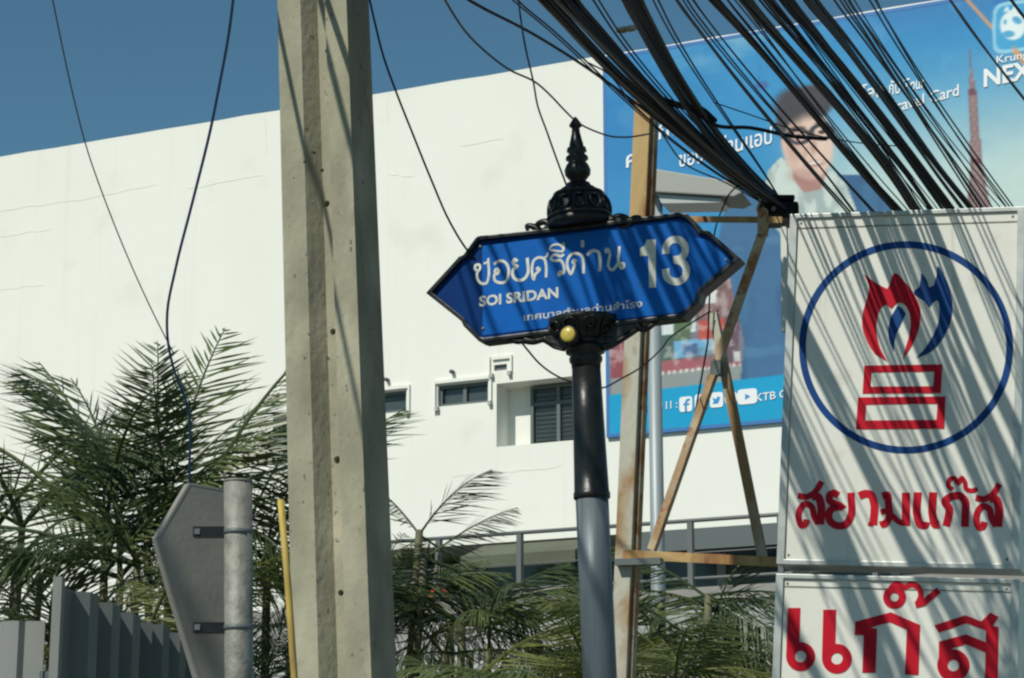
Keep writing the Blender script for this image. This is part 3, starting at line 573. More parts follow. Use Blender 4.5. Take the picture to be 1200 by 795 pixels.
# hinge line along top, a seam bar
q = MB(); q.pbox(G, a0+.002, a1-.002, zt1-.045, zt1-.040, -.006, -.003); q.build('seam', M['galvr'], gs)
q = MB(); q.pbox(G, a0+.002, a1-.002, zt2-.035, zt2-.030, -.006, -.003); q.build('seam', M['galvr'], gs)
for x in (a0+.1, a1-.1):
    q = MB(); q.pbox(G, x-.04, x+.04, -gb.z-.0+0, zt2-1.122, -.18, -.08); q.build('leg', M['rust'], gs)
HF = -.006
def g2(x, y): return gp(900+x/2.84, 240+y/2.84)
def gpoly(pts, m, nm, h=.003):
    q = MB(); q.prism(G, [g2(*p) for p in pts], HF, HF+h); return q.build(nm, m, gs)
c0 = [gp(1061.5+125.5*math.cos(t_), 407-124.5*math.sin(t_)) for t_ in np.linspace(0, 2*math.pi, 97)[:-1]]; c1 = [gp(1061.5+117.5*math.cos(t_), 407-116.5*math.sin(t_)) for t_ in np.linspace(0, 2*math.pi, 97)[:-1]]
q = MB(); q.ring(G, c0, c1, HF, HF+.002); q.build('emblem_ring', M['navy'], gs)
def curvy(P_): return [(v.x, v.y) for v in smooth_path([Vector((x, y, 0)) for x, y in P_], 4)]
gpoly(curvy([(318, 230), (362, 262), (396, 280)]) + [(406, 262)] + curvy([(412, 238), (420, 228), (452, 254), (482, 292), (504, 338), (506, 385), (496, 430), (474, 475), (448, 514)]) + curvy([(456, 480), (470, 430), (474, 388), (466, 350), (448, 328), (432, 326), (410, 346)])[1:] + curvy([(394, 332), (378, 340), (364, 372), (360, 420), (370, 470), (396, 522)]) + curvy([(362, 508), (332, 460), (314, 410), (314, 365), (326, 320), (336, 275), (326, 245)])[1:], M['red'], 'red_flame')
gpoly(curvy([(430, 336), (444, 344), (458, 362)]) + curvy([(442, 395), (426, 430), (416, 488)]) + curvy([(402, 452), (400, 412), (408, 374)]), M['navy'], 'blue_flame')
gpoly(curvy([(510, 226), (526, 248), (536, 276)]) + curvy([(552, 268), (560, 235), (564, 204), (586, 240), (606, 288), (613, 335), (608, 385), (588, 432), (560, 472), (530, 496), (494, 509)]) + curvy([(522, 478), (548, 436), (566, 392), (570, 352), (562, 318), (548, 326), (536, 342)]) + curvy([(520, 320), (500, 308), (484, 292), (504, 272)]), M['navy'], 'blue_flame')
for O_, I_ in ((((320, 535), (580, 531), (574, 627), (314, 628)), ((344, 558), (553, 555), (549, 604), (340, 605))), (((299, 641), (590, 638), (586, 745), (292, 747)), ((326, 665), (564, 662), (560, 716), (322, 718)))):
    q = MB(); q.ring(G, [g2(*p) for p in O_], [g2(*p) for p in I_], HF, HF+.003); q.build('burner_block', M['red'], gs)
def r2(x, y): return (920+x/4.444, 540+y/4.444)
sS = lambda dx, dy: [([(112+dx, 306+dy), (104+dx, 330+dy), (84+dx, 336+dy), (74+dx, 318+dy), (78+dx, 250+dy), (104+dx, 224+dy), (134+dx, 236+dy), (150+dx, 290+dy), (172+dx, 328+dy)], 25), ([(66+dx, 180+dy), (108+dx, 188+dy), (152+dx, 165+dy), (190+dx, 108+dy)], 24), ([(140+dx, 186+dy), (170+dx, 188+dy), (184+dx, 220+dy), (182+dx, 332+dy)], 32)]
gasL = [sS(0, 0),
 [([(276, 180), (252, 168), (232, 178), (232, 208), (268, 228), (290, 238), (250, 246), (230, 266), (232, 312), (262, 336), (310, 334), (334, 306), (342, 166)], 29)],
 [([(384, 184), (414, 172), (444, 176), (458, 204), (458, 334)], 31), ([(458, 334), (432, 326)], 16)],
 [([(505, 184), (532, 178), (536, 215), (534, 312), (512, 330), (505, 312)], 28), ([(496, 268), (520, 262), (560, 288), (592, 318), (620, 326)], 22), ([(628, 166), (628, 338)], 32)],
 [([(690, 164), (690, 300), (704, 332), (728, 334), (732, 318)], 31)], [([(770, 164), (770, 300), (782, 332), (802, 330)], 31)],
 [([(838, 340), (850, 290), (854, 250), (832, 212), (862, 188), (912, 184), (936, 210), (938, 262), (936, 344)], 30)],
 [([(872, 150), (850, 130), (856, 98), (884, 92), (900, 116), (920, 90), (936, 112), (942, 146), (970, 156), (1002, 146)], 18)],
 sS(926, 12)]
strokes(G, gs, M['red'], gasL, r2, GY/F/4.444*1.3/math.cos(PITCH), HF, .003)
def r3(x, y): return gp(900+x/4, 660+y/4)
def ringp(cx_, cy_, ro, ri, nm='letter', k=28):
    q = MB(); q.ring(G, [r3(cx_+ro*math.cos(t_), cy_-ro*math.sin(t_)) for t_ in np.linspace(0, 2*math.pi, k+1)[:-1]], [r3(cx_+ri*math.cos(t_), cy_-ri*math.sin(t_)) for t_ in np.linspace(0, 2*math.pi, k+1)[:-1]], HF, HF+.003); return q
def pg(q, pts, h=.0033): q.prism(G, [r3(*p) for p in pts], HF, HF+h); return q
q = pg(ringp(152, 438, 68, 27), ((92, 210), (150, 210), (146, 385), (112, 420), (85, 438), (84, 440))); q.build('letter', M['red'], gs)
q = pg(ringp(322, 448, 70, 27), ((258, 218), (318, 218), (314, 392), (280, 428), (253, 448), (252, 450))); q.build('letter', M['red'], gs)
q = MB(); pg(q, ((408, 275), (575, 230), (712, 290), (704, 524), (641, 523), (650, 312), (570, 276), (478, 303), (510, 308), (503, 514), (441, 513), (448, 338), (405, 336))); q.build('letter', M['red'], gs)
q = ringp(592, 160, 54, 20); P_ = [(572, 120), (604, 96), (640, 114), (668, 100), (700, 110), (716, 150), (700, 192)]; 
A = curvy(P_); q.stroke(G, [r3(*p) for p in A], 26*GY/F/4, HF, HF+.0035); q.stroke(G, [r3(*p) for p in ((690, 196), (728, 186), (800, 126))], 30*GY/F/4, HF, HF+.0038); q.build('tone_mark', M['red'], gs)
q = ringp(868, 480, 76, 27); pg(q, ((800, 368), (928, 334), (1022, 372), (1022, 420), (925, 380), (862, 400), (850, 440), (800, 470)), .0034)
pg(q, ((778, 292), (925, 244), (1022, 282), (1022, 316), (930, 282), (800, 326)), .0034); pg(q, ((998, 274), (1042, 232), (1080, 252), (1050, 298), (1010, 300)), .0037); pg(q, ((1022, 286), (1080, 300), (1074, 700), (1012, 700)), .0031); q.build('letter', M['red'], gs)
# ------------------------------------------------------------------ rusty steel support frame beside the sign
FY = 10.2; Fp = Plane(740, 400, FY, 20, 1.2)
fb = Fp.P(Fp.ab(728, 795)[0], 0); ff = thing('steel_frame', (fb.x, fb.y, 0), 'rusty braced steel angle frame between the blue sign and the white sign', 'frame')
def member(p0, p1, w, m, name, h=0, dep=.05, w2=None, side=True):
    A = Vector(Fp.ab(*p0)); B_ = Vector(Fp.ab(*p1)); d = (B_-A).normalized(); n_ = Vector((-d.y, d.x)); q = MB()
    w2 = w2 or w
    for off0, off1, hh0, hh1 in ((-.5, .5, h-.006, h), (.5-.006/w, .5, h-dep, h-.0065)) if side else ((-.5, .5, h-dep, h),):
        q.prism(Fp, [tuple(A+n_*w*off0), tuple(B_+n_*w2*off0), tuple(B_+n_*w2*off1), tuple(A+n_*w*off1)], hh0, hh1)
    return q.build(name, m, ff)
ps_ = FY/F
q = MB(); A = Fp.ab(753, 112); B_ = Fp.ab(724, 795); dirn = ((Vector(B_)-Vector(A)).normalized()); ext = Vector(B_) + dirn*(B_[1]+Fp.O.z)/abs(dirn.y)*1.0
zt_ = A[1]
def post(A, B_, w, m, name):
    q = MB(); A = Vector(A); B_ = Vector(B_); q.prism(Fp, [(A.x-w/2, A.y), (B_.x-w/2, B_.y), (B_.x+w/2, B_.y), (A.x+w/2, A.y)], -.10, 0); return q.build(name, m, ff, bevel=.004)
midp = Vector(Fp.ab(743, 345))
post(A, tuple(midp), .082, M['rustb'], 'post'); post(tuple(midp-Vector((0, .002))), tuple(ext), .080, M['rust'], 'post')
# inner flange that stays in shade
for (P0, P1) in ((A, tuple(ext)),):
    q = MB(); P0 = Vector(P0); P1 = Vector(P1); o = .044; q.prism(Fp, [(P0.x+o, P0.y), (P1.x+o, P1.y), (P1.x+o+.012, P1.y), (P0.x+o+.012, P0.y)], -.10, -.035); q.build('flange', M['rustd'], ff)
member((762, 256), (916, 257), .030, M['rustb'], 'top_beam', -.01); member((730, 650), (912, 659), .044, M['rustb'], 'bottom_beam', .006)
q = MB(); a_, c_ = Fp.ab(736, 655); q.pbox(Fp, a_-.05, a_+.17, c_-.035, c_-.005, .0, .05); q.build('bracket', M['frame'], ff)
member((893, 262), (760, 643), .034, M['rustd'], 'brace', -.03); member((829, 362), (887, 650), .040, M['rust'], 'brace', -.085); member((893, 245), (893, 275), .04, M['rustd'], 'cleat', .01)
q = MB(); q.tube([Fp.P(*Fp.ab(830, 300), -.05), Fp.P(*Fp.ab(826, 400), -.05), Fp.P(*Fp.ab(808, 500), -.05), Fp.P(*Fp.ab(800, 530), -.05)], .0045, 6); q.build('wire', M['cable'], ff)
q = MB(); a_, c_ = Fp.ab(836, 428); q.pbox(Fp, a_-.025, a_+.025, c_-.04, c_+.03, -.075, -.03); q.build('gusset', M['frame'], ff)
# right-hand post behind the light box, holds the box
post(Fp.ab(935, 262), (Fp.ab(935, 262)[0]-.02, -Fp.O.z), .07, M['rust'], 'post')
q = MB(); q.pbox(Fp, Fp.ab(917, 330)[0], Fp.ab(924, 330)[0], Fp.ab(918, 390)[1], Fp.ab(918, 268)[1], .0, .03); q.build('cover_strip', M['acr'], ff)
# ------------------------------------------------------------------ street lamp behind
LY = 15.0; La = Plane(768, 450, LY, 18); lb = La.P(La.ab(769, 600)[0], 0)
lp = thing('street_lamp', (lb.x, lb.y, 0), 'grey street lamp with wedge head, standing behind the rusty frame', 'street lamp')
a_ = La.ab(768, 450)[0]; q = MB(); q.tube([La.P(a_, -La.O.z), La.P(a_-.002, La.ab(766, 240)[1])], [.055, .045], 16); q.build('pole', M['lampp'], lp)
hd = [La.ab(*p) for p in ((765, 204), (862, 220), (876, 233), (866, 238), (765, 232))]
q = MB(); q.prism(La, hd, -.16, .16); q.build('lamp_head', M['lamp'], lp, bevel=.01)
q = MB(); q.prism(La, [La.ab(*p) for p in ((775, 233), (850, 238.5), (848, 243), (780, 244))], -.12, .12); q.build('lens', M['lens'], lp)
q = MB(); q.prism(La, [La.ab(*p) for p in ((763, 236), (775, 232), (775, 262), (763, 262))], -.04, .04); q.build('neck', M['lampp'], lp)
# ------------------------------------------------------------------ traffic sign seen from behind
TY = 5.6; tb = at(280, 795, TY); tp = at(279, 566, TY)
ts = thing('traffic_sign', (tb.x, tb.y, 0), 'back of a grey angular road sign strapped to a galvanised post at lower left', 'traffic sign')
q = MB(); q.tube([Vector((tb.x, tb.y, 0)), tb, tp], .0365, 24); q.build('post', M['galvr'], ts)
q = MB(); q.tube([tp+Vector((0, 0, .001)), tp+Vector((0, 0, .006))], .038, 24); q.build('post_cap', M['galvr'], ts)
V_ = Plane(240, 650, TY+.08, -34, 0)
op = [V_.ab(*p) for p in ((222, 566), (268, 574), (270, 700), (268, 860), (248, 860), (232, 795), (200, 690), (184, 630))]
q = MB(); q.prism(V_, op, -.004, 0); q.build('plate', M['plate'], ts)
ar = sum(op[i-1][0]*op[i][1]-op[i][0]*op[i-1][1] for i in range(len(op)))
q = MB(); q.ring(V_, op, inset(op, .006 if ar > 0 else -.006), -.03, .001); q.build('rim', M['plate'], ts)
for y0 in (624, 736):
    c_ = at(262, y0, TY); q = MB(); X_ = Vector((1, 0, 0)); Yv = Vector((0, 1, 0)); Z_ = Vector((0, 0, 1))
    xl = at(227, y0, TY).x-c_.x; xr = at(266, y0, TY).x-c_.x
    q.box(c_, X_, Yv, Z_, xl, xr, -.014, -.011, -.010, .010); q.box(c_, X_, Yv, Z_, xl, xr, -.014, .02, .0102, .013); q.box(c_, X_, Yv, Z_, xl, xr, -.014, .02, -.013, -.0102); q.build('bracket', M['iron'], ts)
    q = MB(); q.box(c_, X_, Yv, Z_, xl+.004, xl+.018, -.018, -.0145, -.007, .007); q.build('bolt', M['frame'], ts)
    pc = at(279.5, y0, TY); q = MB(); q.lathe(pc-Z_*.006, Z_, [(0, .0385), (.012, .0385)], 24); q.build('strap', M['frame'], ts)
# ------------------------------------------------------------------ yellow pole
yb = at(345, 795, 6.6); yt = at(329, 586, 6.6); d = (yt-yb).normalized(); g = yb - d*(yb.z/d.z)
q = MB(); q.tube([g, yb, (yb+yt)/2+Vector((.002, 0, 0)), yt], .0105, 12); tag(q.build('yellow_pole', M['yel'], None, loc=g), 'thin leaning yellow pole just left of the concrete utility pole', 'pole')
# ------------------------------------------------------------------ corrugated fences
def ribs(L, period, amp, n0=0):
    pts = []; x = 0
    while x < L:
        for dx, h in ((0, 0), (.44, 0), (.52, 1), (.90, 1)): pts.append((x+dx*period, h*amp))
        x += period
    return [p for p in pts if p[0] <= L]
def fence(name, p0, p1, ztop, m, label, period, amp, nsheet, slope=0):
    d = (p1-p0); L = d.length; u = d.normalized(); n_ = u.cross(Vector((0, 0, 1))); root = thing(name, (p0.x, p0.y, 0), label, 'fence'); per = L/nsheet
    for k in range(nsheet):
        pts = ribs(per+.02, period, amp); q = MB(); zt_ = ztop + random.uniform(-.02, .02); o = p0+u*(per*k)+n_*(.004*(k % 2))
        V = []
        for h in (0, .0015):
            for z in (0.05, zt_):
                V += [Vector((o.x, o.y, 0))+u*a+n_*(b_+h)+Vector((0, 0, z)) for a, b_ in pts]
        n2 = len(pts); fs = []
        for i in range(n2-1): fs += [(i, i+1, n2+i+1, n2+i), (2*n2+i, 3*n2+i, 3*n2+i+1, 2*n2+i+1), (n2+i, n2+i+1, 3*n2+i+1, 3*n2+i)]
        q.add(V, fs); q.build('corrugated_sheet', m, root)
    for z in (.6, ztop-.35):
        q = MB(); q.box(Vector((p0.x, p0.y, z)), u, Vector((0, 0, 1)), n_, 0, L, -.03, .03, -.07, -.012); q.build('fence_rail', M['frame'], root)
    return root
pA = at(74, 682, 8.0); zA = pA.z; eB = Vector((at(206, 745, 9.9).x+.02, 12.6, 0)); 
dv = (Vector((at(206, 745, 9.9).x, 9.9, 0))-Vector((pA.x, 8.0, 0)))
fence('corrugated_fence', Vector((pA.x, 8.0, 0)), Vector((pA.x, 8.0, 0))+dv*1.9, zA, M['fence'], 'dark grey corrugated sheet fence running back behind the road sign', .34, .055, 3)
zB = at(30, 739, 8.3).z; xs0 = at(-60, 739, 8.4).x
fence('corrugated_fence', Vector((xs0-1.0, 8.25, 0)), Vector((pA.x-.03, 8.02, 0)), zB, M['fencel'], 'lower pale corrugated fence at the far left edge, before the corner post', .16, .022, 2)
q = MB(); q.box(Vector((pA.x, 7.96, 0)), Vector((1, 0, 0)), Vector((0, 1, 0)), Vector((0, 0, 1)), -.022, .010, -.03, .03, 0, zA+.01); tag(q.build('fence_post', M['fencel'], None, loc=(pA.x, 7.96, 0)), 'pale square post at the corner of the two corrugated fences', 'post')
# ------------------------------------------------------------------ palms
def frond_mesh(seed, L=1.0, npair=46, bend=1.2, ll=.42, lw=.016):
    r = random.Random(seed); q = MB(); n = npair; pts = []; ang = 0; p = Vector((0, 0, 0)); st = L/n; tg = []
    for i in range(n+1):
        t = i/n; a = -bend*t**1.5; dvec = Vector((math.cos(a), .06*math.sin(3*t+seed), math.sin(a))).normalized(); pts.append(p.copy()); tg.append(dvec); p = p+dvec*st
    q.tube(pts[::3]+[pts[-1]], [.013*(1-.85*i/(len(pts[::3]))) for i in range(len(pts[::3])+1)], 5)
    for i in range(int(n*.14), n+1):
        t = i/n; l = ll*(math.sin(math.pi*min(1, (t*.86+.16)))**.55)*r.uniform(.85, 1.1)
        for sgn in (-1, 1):
            tgv = tg[i]; side = Vector((0, sgn, 0)); side = (side-tgv*side.dot(tgv)).normalized(); up = tgv.cross(side)*sgn*-1
            if up.z < 0 and t < .3: up = -up
            up = side.cross(tgv)*sgn; fwd = .62+.8*t+r.uniform(-.14, .14); lift = r.uniform(.2, .8)
            dr = (side+tgv*fwd+up*lift).normalized(); P0 = pts[i]+tgv*r.uniform(-.4, .4)*st; w_ = lw*r.uniform(.8, 1.1); wv = (tgv-dr*tgv.dot(dr)).normalized()
            droop = r.uniform(-.02, .16); C = []
            for s in (0, .3, .62, 1): C.append(P0+dr*l*s+Vector((0, 0, -droop*l*s*s)))
            ws = (.35, 1, .8, .0); V = []
            for c_, k in zip(C[:3], ws): V += [c_-wv*w_*k*.5+up*.0, c_+wv*w_*k*.5]
            V.append(C[3]); q.add(V, [(0, 1, 3, 2), (2, 3, 5, 4), (4, 5, 6)])
    return q
FM = {}
for mk, mm in (('a', 'leaf'), ('b', 'leaf2'), ('c', 'leaf3')):
    for s in range(4):
        fq_ = frond_mesh(s*7+ord(mk), 1.0, 34+3*s, (.45, .8, 1.15, .65)[s], .40+.03*s, .0125)
        me_ = bpy.data.meshes.new('frond'); me_.from_pydata(fq_.v, [], fq_.f); me_.materials.append(M[mm]); FM[mk+str(s)] = me_
def palm(x, y, z, label, fronds, nst=4, spread=.18, name='palm'):
    # fronds: (azimuth deg [0 = right, 90 = away, -90 = toward the road], elevation deg, length, key)
    root = thing(name, (x, y, 0), label, 'palm', None); rr = random.Random(int(x*100+y*10))
    heads = []
    for k in range(nst):
        hx, hy, hz = rr.uniform(-spread, spread), rr.uniform(-spread, spread), z*rr.uniform(.86, 1.02); heads.append((hx*1.6, hy*1.6, hz))
        q = MB(); base = Vector((x+hx*.5, y+hy*.5, 0)); q.tube(smooth_path([base, base+Vector((hx*.4, hy*.4, hz*.5)), Vector((x+hx*1.6, y+hy*1.6, hz))], 4), [.035, .034, .033, .032, .03, .028, .026, .024, .022], 8); q.build('stem', M['stem'], root)
    for (azd, eld, L, key) in fronds:
        h = rr.choice(heads); o = bpy.data.objects.new('frond', FM[key]); COL.objects.link(o); o.parent = root
        o.location = (h[0], h[1], h[2]-.03); o.scale = (L, L*.92, L)
        o.rotation_euler = (Matrix.Rotation(R(azd), 3, 'Z') @ Matrix.Rotation(R(-eld), 3, 'Y') @ Matrix.Rotation(R(rr.uniform(-25, 25)), 3, 'X')).to_euler()
    return root
def rf(n, seed, L=(1.0, 1.4), el=(15, 75), keys='aab', az=(0, 360)):
    r = random.Random(seed); return [(az[0]+(az[1]-az[0])*(i+r.random()*.8)/n, r.uniform(*el), r.uniform(*L), r.choice(keys)+str(r.randrange(4))) for i in range(n)]
def pxp(px, py, Y): v = at(px, py, Y); return v.x, v.y, v.z
palm(*pxp(150, 610, 13), 'tall feathery palm above the corner of the corrugated fences', [(165, 68, 1.5, 'a0'), (120, 78, 1.5, 'b3'), (50, 74, 1.5, 'a0'), (10, 58, 1.5, 'b0'), (178, 48, 1.6, 'a1'), (188, 22, 1.5, 'b1'), (5, 38, 1.35, 'a2')] + rf(8, 1, (1.0, 1.5), (5, 60)), 4)
palm(*pxp(15, 620, 13.6), 'feathery palm at the far left edge over the pale fence', [(150, 66, 1.5, 'b0'), (35, 58, 1.5, 'a1'), (-10, 36, 1.3, 'a0')] + rf(8, 2, (1.0, 1.4), (0, 60)), 4)
palm(*pxp(222, 585, 12.6), 'upright palm between the blue cable and the road sign', [(95, 84, 1.25, 'b0'), (20, 64, 1.35, 'a0'), (160, 62, 1.3, 'b3'), (0, 42, 1.2, 'a1'), (60, 76, 1.3, 'a0')] + rf(9, 3, (.9, 1.25), (-10, 60), 'abb'), 4)
palm(*pxp(318, 635, 13), 'dark palm directly behind the yellow pole', [(15, 56, 1.2, 'b0'), (170, 52, 1.2, 'b1'), (40, 72, 1.1, 'a0')] + rf(14, 4, (.8, 1.2), (-20, 60), 'bba'), 5)
palm(*pxp(190, 725, 12), 'low yellow-green palm just left of the road sign', rf(11, 5, (.6, .95), (0, 70), 'cac'), 4)
palm(*pxp(330, 775, 12.4), 'low dark palm under the yellow pole', rf(14, 14, (.6, 1.0), (-5, 70), 'bba'), 4)
palm(*pxp(60, 760, 12.5), 'low dark palm behind the pale fence', rf(13, 6, (.8, 1.2), (0, 70), 'bba'), 4)
palm(*pxp(445, 640, 13), 'palm leaning out from the right side of the concrete pole', [(8, 38, .62, 'a0'), (-5, 18, .85, 'a0'), (30, 62, .5, 'b0'), (0, 4, 1.0, 'b0'), (-35, 48, .62, 'b3'), (12, 26, .8, 'b3'), (10, -14, 1.1, 'b2'), (60, 56, .6, 'a0'), (-60, 40, .6, 'a3'), (150, 50, .6, 'b0'), (5, 10, .95, 'a3')] + rf(11, 7, (.5, .8), (-25, 35), 'aab'), 4)
palm(*pxp(530, 730, 12.6), 'spreading palm low between the concrete pole and the sign post', [(170, 36, 1.0, 'a2'), (10, 22, 1.0, 'b1')] + rf(18, 8, (.7, 1.0), (-20, 42), 'aab'), 6)
palm(*pxp(492, 790, 11.6), 'sunlit palm at the bottom edge beside the concrete pole', rf(11, 9, (.7, 1.1), (-10, 45), 'aca'), 5)
palm(*pxp(702, 772, 12.2), 'palm with one upright frond directly behind the sign post', [(165, 80, .85, 'a0'), (120, 74, .6, 'c0'), (15, 50, .8, 'a1')] + rf(15, 10, (.6, .9), (-15, 52), 'aac'), 5)
palm(*pxp(615, 805, 11.8), 'low yellow-green palm left of the sign post', rf(16, 15, (.7, 1.05), (-10, 50), 'aac'), 6)
palm(*pxp(790, 688, 12.8), 'dark palm under the rusty beam, right of the rusty post', rf(22, 11, (.6, 1.0), (-25, 48), 'bba'), 6)
palm(*pxp(885, 712, 12.4), 'sunlit palm beside the lower white sign panel', [(120, 40, 1.1, 'a0'), (170, 32, 1.2, 'a1')] + rf(17, 12, (.7, 1.05), (-20, 46), 'aab'), 5)
palm(*pxp(745, 780, 11.5), 'low palm at the foot of the rusty post', rf(11, 13, (.6, 1.0), (-5, 50), 'aca'), 5)
palm(*pxp(850, 800, 11.4), 'low palm at the bottom edge between rusty post and white sign', rf(12, 16, (.6, 1.0), (-5, 50), 'aac'), 5)
# ------------------------------------------------------------------ wires and cables
def path3(pts, d0, d1):
    y0, y1 = pts[0][1], pts[-1][1]; L = [0]
    for i in range(1, len(pts)): L.append(L[-1]+math.hypot(pts[i][0]-pts[i-1][0], pts[i][1]-pts[i-1][1]))
    return [at(x, y, d0+(d1-d0)*l/L[-1]) for (x, y), l in zip(pts, L)]
def wire(pts, d0, d1, r, m, label, name='wire', up=None, cat='wire', n=5, pre=None, post_=None):
    P_ = path3(pts, d0, d1)
    if pre:
        e = P_[0]+(P_[0]-P_[1]).normalized()*.5; P_ = [Vector(p) for p in pre]+[e]+P_
    if post_: P_ = P_+[Vector(p) for p in post_]
    q = MB(); q.tube(smooth_path(P_, n), r, 7); o = q.build(name, m, None, loc=P_[0]); return tag(o, label, cat)
pt = Vector(ppl.P(0, 5.93, .1)); pt2 = Vector(ppl.P(-.1, 5.2, .06))
wire([(61, -4), (70, 40), (84, 105), (103, 178), (125, 240), (160, 325), (192, 392), (204, 415)], 9.5, 11.5, .0034, M['wireg'], 'thin grey wire swinging down the far left to the palms', pre=[tuple(ppl.P(-.24, 5.93, .03))])
wire([(274, -6), (268, 40), (258, 95), (247, 150), (226, 235), (205, 318), (196, 366), (197, 402), (206, 440), (218, 470)], 9.0, 11.5, .0072, M['cableb'], 'thick blue cable hanging down left of the concrete pole', name='cable', cat='cable', pre=[tuple(ppl.P(-.22, 5.53, .03))], post_=[at(222, 560, 12), at(226, 640, 12.4)])
wire([(432, -5), (440, 30), (448, 62), (465, 110), (484, 158), (505, 210), (528, 262), (548, 294)], 6.6, 7.1, .0036, M['cable'], 'thin black wire running down behind the left end of the blue sign', pre=[tuple(pt)], post_=[tuple(Sg.P(*Sg.ab(600, 340), -.05)), tuple(Sg.P(*Sg.ab(680, 360), -.03))])
wire([(519, -4), (532, 18), (546, 38), (568, 60), (597, 82), (628, 97), (646, 113), (662, 130), (676, 143), (700, 155), (716, 160), (735, 161), (762, 157)], 7.0, 10.1, .0042, M['cable'], 'thin slack black wire passing the finial to the rusty post', pre=[tuple(pt)])
wire([(607, -4), (611, 28), (617, 62), (625, 96), (630, 124), (641, 155), (652, 186), (664, 218)], 7.8, 7.06, .0034, M['cable'], 'thin black wire dropping to the dome of the street sign', pre=[tuple(ppl.P(.32, 5.53, .03))])
wire([(606, 395), (618, 410), (634, 428), (655, 442), (680, 450), (705, 455), (728, 444), (752, 430), (776, 408), (790, 392)], 7.2, 10.0, .0036, M['cable'], 'thin dark wire looping below the blue sign across the post', post_=[tuple(Fp.P(*Fp.ab(829, 362), -.05))])
wire([(897, 246), (884, 222), (868, 217), (856, 226), (847, 244), (840, 262), (834, 300)], 10.2, 10.2, .004, M['cable'], 'small wire loop hanging at the end of the rusty top beam')
# the overhead cables along the street: photographed course, then on to the poles at either end
farp = Vector((7.4, 25.5, 0)); nearp = Vector((-5.6, -9.0, 0))
bp2 = thing('utility_pole', farp, 'far concrete utility pole beyond the white sign', 'utility pole'); pl_, q = pole_mesh(farp, 22, 0, 8.6, .228, .15, 2.95, .026); q.build('shaft', M['conc'], bp2)
bp3 = thing('utility_pole', nearp, 'concrete utility pole behind the viewpoint at the near end of the cables', 'utility pole'); pl_, q = pole_mesh(nearp, 22, 0, 8.6, .228, .15, 2.95, .026); q.build('shaft', M['conc'], bp3)
def depth(py, k): return (7.8 + (10.7-7.8)*py/245.0)*k
def cable(pts, r, k, label, group, far=None):
    cf = np.polyfit([p[1] for p in pts], [p[0] for p in pts], min(3, len(pts)-1)); ys = np.linspace(pts[0][1], pts[-1][1], 8)
    pts = [(float(np.polyval(cf, y)), float(y)) for y in ys]
    P_ = [at(x, y, depth(y, k)) for x, y in pts]
    d = (P_[1]-P_[0]); d = Vector((d.x, d.y, 0)).normalized(); s = P_[0]; back = []
    e = Vector((nearp.x+random.uniform(-.2, .2), nearp.y, s.z+.55)); L = (Vector((s.x, s.y, 0))-Vector((e.x, e.y, 0))).length
    d_in = (P_[0]-P_[1]).normalized(); fan = sn*random.uniform(-.75, .75)+Vector((0, 0, random.uniform(-.1, .7)))
    for t in (1, .8, .6, .42, .25, .12):
        lin_ = s+d_in*(L*t); str_ = s.lerp(e, t); wgt = t**.8; p = lin_.lerp(str_, min(1, wgt)); p.z = s.z+(e.z-s.z)*t**1.3; p = p+fan*math.sin(math.pi*min(1, t*1.15))*.9; back.append(p)
    f = P_[-1]; ed = Vector((farp.x+random.uniform(-.15, .15), farp.y-.1, f.z+.5+random.uniform(0, .4))); fw = [f.lerp(ed, t)-Vector((0, 0, .5*math.sin(math.pi*t)*.5)) for t in (.25, .5, .75, 1)]
    q = MB(); q.tube(smooth_path(back+P_+fw, 4), r, 6); o = q.build('cable', M[random.choice(('cable', 'cable', 'cable', 'cable2', 'cable3'))], None, loc=f); return tag(o, label, 'cable', group)
JX, JY = 914, 246
